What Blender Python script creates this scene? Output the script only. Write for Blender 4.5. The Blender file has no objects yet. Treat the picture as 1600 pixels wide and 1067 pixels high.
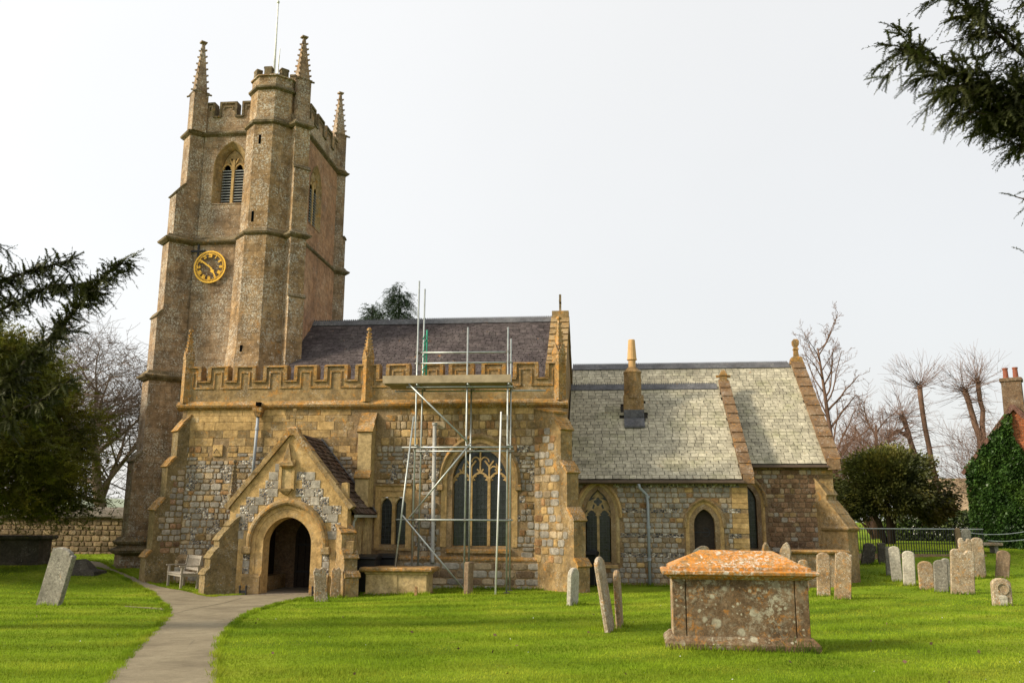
import bpy, bmesh, math, random
import numpy as np
from mathutils import Vector, Matrix
random.seed(7); RNG = np.random.default_rng(7)
R = math.radians
scene = bpy.context.scene
COL = scene.collection

# ------------------------------------------------------------------ camera
CAM_Z = 2.15
cam_d = bpy.data.cameras.new('camera'); cam = bpy.data.objects.new('camera', cam_d); COL.objects.link(cam)
cam_d.sensor_width = 36.0; cam_d.lens = 1370.0/1600*36; cam_d.clip_start = 0.1; cam_d.clip_end = 3000
yaw, pitch, roll = R(6.13), R(11.4), R(0.3)
fw = Vector((-math.sin(yaw)*math.cos(pitch), math.cos(yaw)*math.cos(pitch), math.sin(pitch)))
rt = Vector((math.cos(yaw), math.sin(yaw), 0)); up = rt.cross(fw)
rt, up = rt*math.cos(roll)+up*math.sin(roll), up*math.cos(roll)-rt*math.sin(roll)
cam.matrix_world = Matrix(((rt.x, up.x, -fw.x, 0), (rt.y, up.y, -fw.y, 0), (rt.z, up.z, -fw.z, CAM_Z), (0, 0, 0, 1)))
scene.camera = cam

# ------------------------------------------------------------------ sky, sun, exposure
SUN_EL, SUN_AZ = R(30), R(248)          # low hazy afternoon sun from the west-south-west
sun_vec = Vector((math.sin(SUN_AZ)*math.cos(SUN_EL), math.cos(SUN_AZ)*math.cos(SUN_EL), math.sin(SUN_EL)))
world = bpy.data.worlds.new('World'); scene.world = world; world.use_nodes = True
nt = world.node_tree; nt.nodes.clear()
out = nt.nodes.new('ShaderNodeOutputWorld'); bg = nt.nodes.new('ShaderNodeBackground')
sky = nt.nodes.new('ShaderNodeTexSky'); sky.sky_type = 'NISHITA'; sky.sun_disc = False
sky.sun_elevation = SUN_EL; sky.sun_rotation = SUN_AZ; sky.dust_density = 4.0; sky.air_density = 1.0; sky.ozone_density = 2.0
mix = nt.nodes.new('ShaderNodeMix'); mix.data_type = 'RGBA'; mix.inputs[0].default_value = 0.70
mix.inputs[7].default_value = (8.5, 8.4, 8.1, 1)     # the even white of high cloud
tc = nt.nodes.new('ShaderNodeTexCoord'); dt = nt.nodes.new('ShaderNodeVectorMath'); dt.operation = 'DOT_PRODUCT'; dt.inputs[1].default_value = sun_vec; nt.links.new(tc.outputs['Generated'], dt.inputs[0])
cl = nt.nodes.new('ShaderNodeTexNoise'); cl.inputs['Scale'].default_value = 2.2; cl.inputs['Detail'].default_value = 4; nt.links.new(tc.outputs['Generated'], cl.inputs['Vector'])
gl = nt.nodes.new('ShaderNodeMath'); gl.operation = 'MULTIPLY_ADD'; gl.inputs[1].default_value = .20; gl.inputs[2].default_value = .97; nt.links.new(dt.outputs['Value'], gl.inputs[0])   # thin cloud glows a little towards the sun
g2 = nt.nodes.new('ShaderNodeMath'); g2.operation = 'MULTIPLY_ADD'; g2.inputs[1].default_value = .10; nt.links.new(cl.outputs['Fac'], g2.inputs[0]); nt.links.new(gl.outputs[0], g2.inputs[2])
sc_ = nt.nodes.new('ShaderNodeVectorMath'); sc_.operation = 'SCALE'; nt.links.new(mix.outputs[2], sc_.inputs[0]); nt.links.new(g2.outputs[0], sc_.inputs['Scale'])
nt.links.new(sky.outputs[0], mix.inputs[6]); nt.links.new(sc_.outputs[0], bg.inputs[0])
bg.inputs[1].default_value = 0.068
nt.links.new(bg.outputs[0], out.inputs[0])
sun_d = bpy.data.lights.new('sun', 'SUN'); sun_d.energy = 2.7; sun_d.angle = R(9); sun_d.color = (1.0, 0.89, 0.70)
sun = bpy.data.objects.new('sun', sun_d); COL.objects.link(sun); sun.location = (-30, -10, 30)
sun.rotation_euler = (-sun_vec).to_track_quat('-Z', 'Y').to_euler()
vs = scene.view_settings; vs.view_transform = 'Standard'; vs.look = 'None'; vs.exposure = 1.05; vs.gamma = 1.0; vs.use_curve_mapping = False

# ------------------------------------------------------------------ mesh helpers
WL = {}                                    # world place of each object's origin
class MB:
    """collects vertices and faces of one mesh"""
    def __init__(s): s.v = []; s.f = []; s.var = []
    def add(s, vs_, fs_, var=0.0):
        o = len(s.v); s.v += [tuple(p) for p in vs_]; s.f += [tuple(o+i for i in f) for f in fs_]; s.var += [var]*len(vs_); return s
    def box(s, x0, x1, y0, y1, z0, z1):
        return s.add([(x0,y0,z0),(x1,y0,z0),(x1,y1,z0),(x0,y1,z0),(x0,y0,z1),(x1,y0,z1),(x1,y1,z1),(x0,y1,z1)],
                     [(3,2,1,0),(4,5,6,7),(0,1,5,4),(1,2,6,5),(2,3,7,6),(3,0,4,7)])
    def prism(s, poly, d0, d1, o=(0,0,0), U=(1,0,0), V=(0,0,1), W=(0,1,0)):
        o, U, V, W = Vector(o), Vector(U), Vector(V), Vector(W); n = len(poly)
        a = [o+U*p[0]+V*p[1]+W*d0 for p in poly]; b = [o+U*p[0]+V*p[1]+W*d1 for p in poly]
        return s.add(a+b, [tuple(range(n))[::-1], tuple(range(n, 2*n))]+[(i, (i+1)%n, n+(i+1)%n, n+i) for i in range(n)])
    def rings(s, rs, cap=True, closed=True):
        """skin a list of equal rings"""
        n = len(rs[0]); fs_ = []
        for k in range(len(rs)-1):
            for i in range(n if closed else n-1):
                j = (i+1) % n; fs_.append((k*n+i, k*n+j, (k+1)*n+j, (k+1)*n+i))
        if cap and closed: fs_ += [tuple(range(n))[::-1], tuple(range((len(rs)-1)*n, len(rs)*n))]
        return s.add([p for r in rs for p in r], fs_)
    def loft(s, cx, cy, prof, rot=0.0):
        """prof: (z, half x, half y) rectangles stacked"""
        c, q = math.cos(rot), math.sin(rot)
        return s.rings([[(cx+c*a-q*b, cy+q*a+c*b, z) for a, b in ((-hx,-hy),(hx,-hy),(hx,hy),(-hx,hy))] for z, hx, hy in prof])
    def lathe(s, cx, cy, prof, n=12, rot=0.0):
        return s.rings([[(cx+r*math.cos(rot+2*math.pi*i/n), cy+r*math.sin(rot+2*math.pi*i/n), z) for i in range(n)] for z, r in prof])
    def tube(s, pts, rad, n=6):
        pts = [Vector(p) for p in pts]; rad = rad if isinstance(rad, (list, tuple)) else [rad]*len(pts); rs = []
        for i, p in enumerate(pts):
            d = (pts[min(i+1, len(pts)-1)]-pts[max(i-1, 0)])
            d = d.normalized() if d.length > 1e-9 else Vector((0,0,1))
            a = d.cross(Vector((0.31,0.95,0.02)) if abs(d.y) < .9 else Vector((1,0,0))).normalized(); b = d.cross(a)
            rs.append([p+(a*math.cos(2*math.pi*k/n)+b*math.sin(2*math.pi*k/n))*rad[i] for k in range(n)])
        return s.rings(rs)
    def bar(s, pts, w, y0, y1, closed=False):
        """flat bar of width w along a polyline of (x, z), from depth y0 to y1"""
        P = [Vector((p[0], p[1])) for p in pts]; L = []; Rr = []
        for i, p in enumerate(P):
            a = P[i-1] if (i > 0 or closed) else None; b = P[(i+1) % len(P)] if (i < len(P)-1 or closed) else None
            d1 = (p-a).normalized() if a is not None and (p-a).length > 1e-9 else None
            d2 = (b-p).normalized() if b is not None and (b-p).length > 1e-9 else None
            d1 = d1 or d2; d2 = d2 or d1; n1 = Vector((-d1.y, d1.x)); n2 = Vector((-d2.y, d2.x)); m = n1+n2
            m = n1 if m.length < .2 else m/max(m.length_squared/2, .35)
            L.append(p+m*w/2); Rr.append(p-m*w/2)
        rs = [[(l.x,y0,l.y),(r.x,y0,r.y),(r.x,y1,r.y),(l.x,y1,l.y)] for l, r in zip(L, Rr)]
        if closed: rs.append(rs[0])
        return s.rings(rs, cap=not closed)
    def panel(s, u0, u1, z0, z1, w0, w1, ops=()):
        """wall slab with arched openings (cx, half, sill, spring, rise)"""
        x = u0
        for cx, h, sill, spr, rise in sorted(ops):
            if cx-h > x: s.box(x, cx-h, w0, w1, z0, z1)
            if sill > z0: s.box(cx-h, cx+h, w0, w1, z0, sill)
            s.box(cx-h, cx+h, w0, w1, spr+rise, z1)
            a = arch(cx, h, spr, rise); m = len(a)//2
            for half, cor in ((a[:m+1], (cx-h, spr+rise)), (a[m:], (cx+h, spr+rise))):
                for p, q in zip(half[:-1], half[1:]):
                    if abs(p[0]-q[0])+abs(p[1]-q[1]) > 1e-6: s.prism([cor, p, q], w0, w1)
            x = cx+h
        if x < u1: s.box(x, u1, w0, w1, z0, z1)
        return s
    def orders(s, cx, h, base, spr, rise, prof, cap=True):
        """moulded jambs and arch: prof lists (offset outward, y)"""
        rs = []
        for off, y in prof:
            a = arch(cx, h+off, spr, rise+off*1.05)
            rs.append([(cx-h-off, y, base)]+[(p[0], y, p[1]) for p in a]+[(cx+h+off, y, base)])
        n = len(rs[0]); fs_ = []
        for k in range(len(rs)-1):
            for i in range(n-1): fs_.append((k*n+i, k*n+i+1, (k+1)*n+i+1, (k+1)*n+i))
        return s.add([p for r in rs for p in r], fs_)
    def xf(s, M):
        s.v = [tuple(M @ Vector(p)) for p in s.v]; return s
    def build(s, name, mat, parent=None, smooth=False, bevel=0.0, jit=0.0, recalc=True, autosmooth=False, kind=None):
        c = np.array(s.v, dtype=float); lo, hi = c.min(0), c.max(0); o = (lo+hi)/2; o[2] = lo[2]
        c = c-o
        if jit: c = c+(RNG.random(c.shape)-.5)*2*jit
        me = bpy.data.meshes.new(name); me.from_pydata(c.tolist(), [], s.f); me.materials.append(MAT[mat])
        if recalc or bevel:
            bm = bmesh.new(); bm.from_mesh(me)
            if bevel:
                bmesh.ops.remove_doubles(bm, verts=bm.verts, dist=1e-5)
                es = [e for e in bm.edges if len(e.link_faces) == 2 and e.calc_face_angle(0) > .5]
                bmesh.ops.bevel(bm, geom=es, offset=bevel, segments=1, affect='EDGES', clamp_overlap=True)
            bmesh.ops.recalc_face_normals(bm, faces=bm.faces); bm.to_mesh(me); bm.free()
        if any(s.var) and not bevel:
            me.attributes.new('var', 'FLOAT', 'POINT').data.foreach_set('value', np.array(s.var, dtype=np.float32))
        if smooth: me.polygons.foreach_set('use_smooth', [True]*len(me.polygons))
        ob = bpy.data.objects.new(name, me); COL.objects.link(ob); put(ob, o, parent)
        if kind: ob['kind'] = kind
        return ob

def put(ob, w, parent=None):
    w = Vector(w)
    if parent is not None: ob.parent = parent; ob.location = w-WL[parent.name]
    else: ob.location = w
    WL[ob.name] = w
    return ob
def tag(o, label, cat, group=None):
    o['label'] = label; o['category'] = cat
    if group: o['group'] = group
    return o
def thing(name, loc, label, cat, group=None):
    o = bpy.data.objects.new(name, None); o.empty_display_size = .3; COL.objects.link(o); put(o, loc); return tag(o, label, cat, group)
def structure(o): o['kind'] = 'structure'; return o
def raw_mesh(name, v, f, mat, parent=None, var=None, smooth=False, kind=None):
    """big triangle or quad soup from numpy arrays"""
    v = np.asarray(v, dtype=np.float64); f = np.asarray(f); lo, hi = v.min(0), v.max(0); o = (lo+hi)/2; o[2] = lo[2]; v = v-o
    me = bpy.data.meshes.new(name); k = f.shape[1]
    me.vertices.add(len(v)); me.vertices.foreach_set('co', v.astype(np.float32).ravel())
    me.loops.add(f.size); me.loops.foreach_set('vertex_index', f.astype(np.int32).ravel())
    me.polygons.add(len(f)); me.polygons.foreach_set('loop_start', np.arange(0, f.size, k, dtype=np.int32))
    me.update(calc_edges=True); me.materials.append(MAT[mat])
    if var is not None: me.attributes.new('var', 'FLOAT', 'POINT').data.foreach_set('value', np.asarray(var, dtype=np.float32))
    if smooth: me.polygons.foreach_set('use_smooth', [True]*len(f))
    ob = bpy.data.objects.new(name, me); COL.objects.link(ob); put(ob, o, parent)
    if kind: ob['kind'] = kind
    return ob

def arch(cx, h, spr, rise, n=12):
    """pointed arch points from left spring over the apex to right spring"""
    pts = []
    if rise >= h*.98:
        rad = (h*h+rise*rise)/(2*h); a1 = math.asin(min(1, rise/rad))
        for i in range(n+1):
            a = a1*i/n; pts.append((cx-h+rad-rad*math.cos(a), spr+rad*math.sin(a)))
    else:
        for i in range(n+1):                         # lower, four-centred outline
            t = i/n; a = t*math.pi/2
            x = -h*math.cos(a)**1.12; z = rise*(.80*math.sin(a)+.20*t)
            pts.append((cx+x, spr+z))
    return pts+[(2*cx-x, z) for x, z in pts[-2::-1]]

# ---- small alike pieces (stones, slates): the biggest become objects, the rest one joined mesh
PIECE = {}
def stone_shape(k, mat, var):
    key = ('st', k, mat, var)
    if key not in PIECE:
        rnd = random.Random(k*13+5); n = 8; base = [(-.5,-.3),(-.36,-.5),(.36,-.5),(.5,-.32),(.5,.3),(.34,.5),(-.35,.5),(-.5,.33)]
        b = [(x*rnd.uniform(.90,1.0), z*rnd.uniform(.88,1.0)) for x, z in base]
        v = [(x, .6, z) for x, z in b]+[(x*.995, -.55, z*.995) for x, z in b]+[(x*.86, -1.0, z*.86) for x, z in b]+[(rnd.uniform(-.1,.1), -1.1, rnd.uniform(-.1,.1))]
        f = [(i, n+i, n+(i+1)%n, (i+1)%n) for i in range(n)]+[(n+i, 2*n+i, 2*n+(i+1)%n, n+(i+1)%n) for i in range(n)]+[(2*n+i, 3*n, 2*n+(i+1)%n) for i in range(n)]
        PIECE[key] = (np.array(v), [tuple(reversed(q)) for q in f], mat, var, 'flat')
    return key
def block_shape(mat, var):
    key = ('bl', mat, var)
    if key not in PIECE:
        e = .46
        v = [(-.5,.6,-.5),(.5,.6,-.5),(.5,.6,.5),(-.5,.6,.5),(-.5,-.6,-.5),(.5,-.6,-.5),(.5,-.6,.5),(-.5,-.6,.5),(-e-.02,-1,-e),(e+.02,-1,-e),(e+.02,-1,e),(-e-.02,-1,e)]
        f = [(0,1,5,4),(1,2,6,5),(2,3,7,6),(3,0,4,7),(4,5,9,8),(5,6,10,9),(6,7,11,10),(7,4,8,11),(8,9,10,11)]
        PIECE[key] = (np.array(v), f, mat, var, 'flat')
    return key
def slate_shape(k, mat, var):
    key = ('sl', k, mat, var)
    if key not in PIECE:
        rnd = random.Random(k); j = lambda: rnd.uniform(-.025, .025)
        v = [(-.5+j(),-.5+j(),.0),(.5+j(),-.5+j(),.0),(.49,.62,.0),(-.49,.62,.0),(-.5+j(),-.5+j(),1),(.5+j(),-.5+j(),1),(.49,.62,.1),(-.49,.62,.1)]
        f = [(4,5,6,7),(0,1,5,4),(1,2,6,5),(3,0,4,7),(2,3,7,6)]
        PIECE[key] = (np.array(v), f, mat, var, 'flat')
    return key
PMESH = {}
def place(pieces, name, joined, parent, limit=300):
    """pieces: (key, Matrix world, size)"""
    pieces = sorted(pieces, key=lambda p: -p[2]); base = WL[parent.name]
    for key, M, sz in pieces[:limit]:
        if key not in PMESH:
            v, f, mat, var, _ = PIECE[key]; me = bpy.data.meshes.new(name); me.from_pydata(v.tolist(), [], f); me.materials.append(MAT[mat])
            me.attributes.new('var', 'FLOAT', 'POINT').data.foreach_set('value', [var]*len(v)); PMESH[key] = me
        ob = bpy.data.objects.new(name, PMESH[key]); COL.objects.link(ob); ob.parent = parent
        ob.matrix_local = Matrix.Translation(-base) @ M
    rest = {}
    for key, M, sz in pieces[limit:]: rest.setdefault(PIECE[key][2], []).append((key, M))
    for mat, lst in rest.items():
        mb = MB()
        for key, M in lst:
            v, f, _, var, _ = PIECE[key]; A = np.array(M); w = v @ A[:3,:3].T+A[:3,3]; mb.add(w.tolist(), f, var)
        o = mb.build(joined, mat, parent, recalc=False); o['kind'] = 'stuff'
def TRS(o, U, V, W, su, sv, sw):
    U, V, W = Vector(U)*su, Vector(V)*sv, Vector(W)*sw
    return Matrix(((U.x,V.x,W.x,o[0]),(U.y,V.y,W.y,o[1]),(U.z,V.z,W.z,o[2]),(0,0,0,1)))
VARS = (-.9,-.55,-.25,0.05,.3,.6,.95)
def sst(a, b, x):
    t = np.clip((np.asarray(x, dtype=float)-a)/(b-a), 0, 1); return t*t*(3-2*t)
def ground_z(x, y):
    x = np.asarray(x, dtype=float); y = np.asarray(y, dtype=float)
    b = .62-.024*y; b = .08+np.logaddexp(0, (b-.08)/.05)*.05
    b = b-.06*sst(-4,-7,x)*sst(18,23,y)*(1-sst(-10.5,-12,x))
    b = b+.42*sst(-11.5,-17,x)*sst(23,30,y)+.95*sst(2,15,x)*sst(24,46,y)
    b = b+.012*np.sin(x*1.3+y*.7)*np.sin(y*.9-x*.4)
    return b
def gz(x, y): return float(ground_z(x, y))
# ------------------------------------------------------------------ materials
MAT = {}
class NT:
    def __init__(s, name):
        s.m = bpy.data.materials.new(name); s.m.use_nodes = True; s.t = s.m.node_tree; s.t.nodes.clear(); MAT[name] = s.m
        s.out = s.n('ShaderNodeOutputMaterial'); s.b = s.n('ShaderNodeBsdfPrincipled'); s.l(s.b.outputs[0], s.out.inputs[0])
        s.pos = s.n('ShaderNodeNewGeometry').outputs['Position']
    def n(s, t): return s.t.nodes.new(t)
    def l(s, a, b): s.t.links.new(a, b)
    def noise(s, scale, detail=4, rough=.6, vec=None, dist=0.0):
        n = s.n('ShaderNodeTexNoise'); n.inputs['Scale'].default_value = scale; n.inputs['Detail'].default_value = detail
        n.inputs['Roughness'].default_value = rough; n.inputs['Distortion'].default_value = dist; s.l(vec or s.pos, n.inputs['Vector']); return n.outputs['Fac']
    def voro(s, scale, feature='F1', vec=None, outp='Distance', rnd=1.0):
        n = s.n('ShaderNodeTexVoronoi'); n.feature = feature; n.inputs['Scale'].default_value = scale; n.inputs['Randomness'].default_value = rnd
        s.l(vec or s.pos, n.inputs['Vector']); return n.outputs[outp]
    def scaled(s, sc):
        n = s.n('ShaderNodeVectorMath'); n.operation = 'MULTIPLY'; s.l(s.pos, n.inputs[0]); n.inputs[1].default_value = sc; return n.outputs[0]
    def ramp(s, fac, stops, interp='LINEAR'):
        n = s.n('ShaderNodeValToRGB'); n.color_ramp.interpolation = interp; e = n.color_ramp.elements
        while len(e) < len(stops): e.new(.5)
        for k, (p, c) in enumerate(stops): e[k].position = p; e[k].color = (*c, 1) if not isinstance(c, (int, float)) else (c, c, c, 1)
        s.l(fac, n.inputs[0]); return n.outputs[0]
    def mix(s, fac, a, b, mode='MIX'):
        n = s.n('ShaderNodeMix'); n.data_type = 'RGBA'; n.blend_type = mode; n.clamp_factor = True
        for sock, v in ((n.inputs[0], fac), (n.inputs[6], a), (n.inputs[7], b)):
            if isinstance(v, (int, float)): sock.default_value = v
            elif isinstance(v, tuple): sock.default_value = (*v, 1)
            else: s.l(v, sock)
        return n.outputs[2]
    def math(s, op, a, b=0.0, c=0.0):
        n = s.n('ShaderNodeMath'); n.operation = op
        for k, v in enumerate((a, b, c)):
            if isinstance(v, (int, float)): n.inputs[k].default_value = v
            else: s.l(v, n.inputs[k])
        return n.outputs[0]
    def bump(s, h, strength=.4, dist=.02):
        n = s.n('ShaderNodeBump'); n.inputs['Strength'].default_value = strength; n.inputs['Distance'].default_value = dist; s.l(h, n.inputs['Height']); s.l(n.outputs[0], s.b.inputs['Normal'])
    def var(s, amount=.3):
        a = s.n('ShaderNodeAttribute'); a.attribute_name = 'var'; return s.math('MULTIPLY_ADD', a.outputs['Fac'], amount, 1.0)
    def fin(s, col, rough=.9, spec=.25, metal=0.0):
        if isinstance(col, tuple): s.b.inputs['Base Color'].default_value = (*col, 1)
        else: s.l(col, s.b.inputs['Base Color'])
        if isinstance(rough, (int, float)): s.b.inputs['Roughness'].default_value = rough
        else: s.l(rough, s.b.inputs['Roughness'])
        s.b.inputs['Specular IOR Level'].default_value = spec; s.b.inputs['Metallic'].default_value = metal; return s.m
def scalev(t, c, f):
    n = t.n('ShaderNodeVectorMath'); n.operation = 'SCALE'; t.l(c, n.inputs[0])
    if isinstance(f, (int, float)): n.inputs['Scale'].default_value = f
    else: t.l(f, n.inputs['Scale'])
    return n.outputs[0]

def stone(name, c1, c2, c3, scale=1.2, white=.3, orange=.15, var=.3, bump=.45, streak=.3, spot=11.0, grit=55.0, wcol=(.64,.61,.53), ocol=(.50,.22,.035), moss=0.0, rnd_=.45, wamt=.60, mott=.32, course=0.0, grime=.45):
    g_ = (1,1,1) if name.startswith(('lichen', 'lead', 'brick', 'roof', 'thatch', 'stone_tile', 'headstone')) else ((1.16,1.10,1.0) if name.startswith(('sarsen', 'slate')) else ((1.14,1.04,.90) if name.startswith(('coping', 'trim', 'ashlar_w', 'ashlar_m')) else (1.20,1.08,.92)))
    c1, c2, c3 = (tuple(a*b for a, b in zip(c_, g_)) for c_ in (c1, c2, c3)); t = NT(name)
    big = t.noise(scale, 5, .62); col = t.ramp(big, [(.30, c1), (.5, c2), (.70, c3)])
    fine = t.noise(grit, 4, .7); col = scalev(t, col, t.ramp(fine, [(.25, .62), (.75, 1.32)]))
    med = t.noise(scale*6, 4, .65); col = scalev(t, col, t.ramp(med, [(.3, .94-mott), (.7, .98+mott)]))
    if streak:
        st = t.noise(1.0, 4, .6, vec=t.scaled((3.2, 3.2, .32))); col = t.mix(t.math('MULTIPLY', t.ramp(st, [(.52, 0.0), (.70, 1.0)]), streak), col, (.075,.062,.045))
    if grime:                                    # soot and algae lodged in the surface
        gm = t.math('MULTIPLY', t.ramp(t.noise(scale*3.1+1.5, 8, .78, dist=.4), [(.50, 0.0), (.66, 1.0)]), grime); col = t.mix(gm, col, scalev(t, col, .36))
    if orange:
        on = t.noise(scale*2.3+.7, 5, .7, dist=.6); om = t.ramp(on, [(.66-.24*orange, 0.0), (.74-.22*orange, 1.0)])
        om = t.math('MULTIPLY', om, t.ramp(t.noise(24, 3, .7), [(.38, 0.0), (.58, 1.0)])); col = t.mix(t.math('MULTIPLY', om, .85), col, ocol)
    if white:
        jit = t.n('ShaderNodeVectorMath'); jit.operation = 'MULTIPLY_ADD'; nz = t.n('ShaderNodeTexNoise'); nz.inputs['Scale'].default_value = spot*1.6; nz.inputs['Detail'].default_value = 4; t.l(t.pos, nz.inputs['Vector'])
        t.l(nz.outputs['Color'], jit.inputs[0]); k_ = (.35 if rnd_ > .9 else .9)/spot; jit.inputs[1].default_value = (k_, k_, k_); t.l(t.pos, jit.inputs[2])
        def spots(sc, lo, hi, crisp):
            v_ = t.n('ShaderNodeTexVoronoi'); v_.inputs['Scale'].default_value = sc; t.l(jit.outputs[0], v_.inputs['Vector']); sp_ = t.n('ShaderNodeSeparateColor'); t.l(v_.outputs['Color'], sp_.inputs[0])
            rad = t.math('MULTIPLY_ADD', t.math('POWER', sp_.outputs[0], 1.5), hi, lo); q = t.math('MULTIPLY', t.math('SUBTRACT', rad, v_.outputs['Distance']), crisp); n_ = t.n('ShaderNodeClamp'); t.l(q, n_.inputs[0]); return n_.outputs[0]
        big_ = t.math('MULTIPLY', spots(spot, -.08, .62*rnd_, 9.0), t.ramp(t.noise(spot*.30, 3, .6), [(.58-.22*white, 0.0), (.70-.22*white, 1.0)]))
        sml = t.math('MULTIPLY', spots(spot*2.9, -.02, .50, 7.0), t.ramp(t.noise(spot*.5, 4, .65), [(.60-.22*white, 0.0), (.72-.22*white, 1.0)]))
        blo = t.math('MULTIPLY', t.ramp(t.noise(spot*2.2, 6, .78), [(.535-.05*white, 0.0), (.63-.05*white, 1.0)]), t.ramp(t.noise(spot*.17, 4, .65), [(.56-.16*white, 0.0), (.74-.16*white, 1.0)]))
        m = t.math('MAXIMUM', t.math('MAXIMUM', t.math('MULTIPLY', big_, rnd_), sml), blo); wc = scalev(t, t.mix(0.0, wcol, wcol), t.ramp(t.noise(spot*5, 3, .7), [(.3, .72), (.7, 1.15)]))
        col = t.mix(t.math('MULTIPLY', m, wamt), col, wc)
    if moss:
        mm = t.ramp(t.noise(.8, 5, .7), [(.55-.1*moss, 0.0), (.72-.1*moss, 1.0)]); col = t.mix(t.math('MULTIPLY', mm, moss), col, (.16,.17,.045))
    h = t.math('ADD', t.math('MULTIPLY', fine, .45), t.noise(14, 5, .65))
    if course:                                   # faint coursing of the masonry
        sx = t.n('ShaderNodeSeparateXYZ'); t.l(t.pos, sx.inputs[0]); cb = t.n('ShaderNodeCombineXYZ'); t.l(t.math('MULTIPLY_ADD', sx.outputs[1], .73, sx.outputs[0]), cb.inputs[0]); t.l(t.math('ADD', sx.outputs[2], t.math('MULTIPLY', t.noise(3, 3), .05)), cb.inputs[1])
        bk_ = t.n('ShaderNodeTexBrick'); t.l(cb.outputs[0], bk_.inputs['Vector']); bk_.inputs['Scale'].default_value = 1.0; bk_.inputs['Brick Width'].default_value = .46; bk_.inputs['Row Height'].default_value = .25; bk_.inputs['Mortar Size'].default_value = .012; bk_.inputs['Mortar Smooth'].default_value = .6
        bk_.inputs['Color1'].default_value = (.78,.78,.78,1); bk_.inputs['Color2'].default_value = (1.18,1.16,1.12,1); bk_.inputs['Mortar'].default_value = (.62,.60,.56,1); col = t.mix(course, col, t.mix(1.0, col, bk_.outputs['Color'], 'MULTIPLY')); h = t.math('SUBTRACT', h, t.math('MULTIPLY', bk_.outputs['Fac'], course*.6))
    col = scalev(t, col, t.var(var)); t.bump(h, bump, .03)
    return t.fin(col, .93, .15)

stone('tower_stone', (.165,.127,.098), (.250,.186,.128), (.315,.246,.176), .75, .85, .14, bump=.9, streak=.35, spot=7.5, mott=.34, course=.55, wamt=.9)
stone('tower_rosy', (.23,.140,.095), (.315,.195,.130), (.37,.25,.175), .8, .35, .15, bump=.7, streak=.30, spot=10.0, mott=.28, course=.45)
stone('turret_stone', (.17,.125,.082), (.255,.182,.106), (.31,.232,.148), .9, .85, .14, bump=.9, streak=.25, spot=7.0, mott=.36, course=.5, wamt=.9)
stone('trim_dark', (.085,.072,.048), (.13,.105,.064), (.20,.165,.10), 2.0, .55, .25, streak=.35)
stone('ashlar', (.29,.208,.100), (.39,.285,.142), (.44,.335,.18), 1.1, .22, .22, streak=.12, spot=14, var=.22)
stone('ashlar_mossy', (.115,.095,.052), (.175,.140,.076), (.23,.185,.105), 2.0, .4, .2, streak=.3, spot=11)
stone('ashlar_pale', (.33,.26,.145), (.39,.315,.18), (.43,.36,.225), 1.3, .12, .08, streak=.06, spot=14, bump=.3)
stone('ashlar_weathered', (.165,.122,.066), (.255,.188,.098), (.31,.24,.135), 1.4, .45, .42, streak=.34, spot=12)
stone('coping', (.16,.115,.058), (.25,.165,.070), (.30,.215,.10), 2.2, .62, .70, streak=.25, spot=10)
stone('coping_brown', (.105,.072,.046), (.155,.105,.064), (.20,.145,.09), 2.0, .45, .38, streak=.2, spot=9)
stone('sarsen', (.195,.183,.168), (.26,.245,.225), (.32,.298,.268), 1.7, .22, .06, streak=0, bump=.35, spot=13, var=.22, grime=.18)
stone('sarsen_warm', (.24,.195,.14), (.32,.255,.175), (.36,.30,.22), 1.7, .2, .15, streak=0, bump=.35, spot=13, var=.3, grime=.18)
stone('brick_dark', (.095,.060,.036), (.145,.095,.058), (.19,.135,.085), 4, .3, .2, spot=12)
stone('rust_stone', (.18,.108,.056), (.255,.160,.085), (.30,.205,.12), 2.2, .2, .3, streak=0, spot=14)
stone('brown_rubble', (.13,.088,.062), (.195,.128,.086), (.25,.18,.125), 2.4, .35, .12, streak=.1, spot=13, var=.45)
stone('mortar', (.165,.125,.078), (.23,.175,.108), (.29,.23,.15), 2.5, .35, .25, streak=.15, spot=17)
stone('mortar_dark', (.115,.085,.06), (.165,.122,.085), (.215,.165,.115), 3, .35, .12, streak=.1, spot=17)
stone('lichen_tomb', (.090,.060,.034), (.145,.095,.052), (.195,.138,.082), 2.4, .82, .50, streak=.1, spot=5.6, wcol=(.40,.38,.28), ocol=(.34,.15,.03), rnd_=1.0, wamt=.85)
stone('lichen_lid', (.22,.13,.055), (.32,.18,.065), (.36,.235,.12), 3.0, .72, 1.0, streak=0, spot=7.5, wcol=(.62,.60,.52), ocol=(.58,.20,.012), rnd_=.8, wamt=.8, grime=.18)
stone('headstone_lichen', (.21,.155,.10), (.30,.225,.14), (.37,.30,.21), 2.6, .85, .45, streak=.08, spot=13, rnd_=.7, wamt=.75)
stone('headstone_orange', (.20,.14,.082), (.285,.195,.108), (.34,.255,.155), 2.6, .75, .50, streak=.08, spot=12, rnd_=.7, wamt=.75)
stone('headstone_pale', (.34,.31,.25), (.42,.385,.31), (.48,.44,.36), 2.6, .5, .15, streak=.2, spot=12, grime=.18)
stone('headstone_grey', (.15,.14,.115), (.215,.20,.165), (.28,.26,.215), 2.6, .5, .1, streak=.35, spot=12)
stone('headstone_brown', (.17,.115,.072), (.225,.155,.098), (.265,.19,.125), 2.6, .12, .05, streak=.1, spot=15)
stone('headstone_dark', (.045,.04,.033), (.075,.066,.052), (.10,.09,.07), 2.6, .2, .05, streak=.2, grime=.18)
stone('garden_wall', (.10,.08,.052), (.15,.12,.078), (.20,.165,.11), 2.0, .2, .05, streak=0, var=.4)
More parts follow.
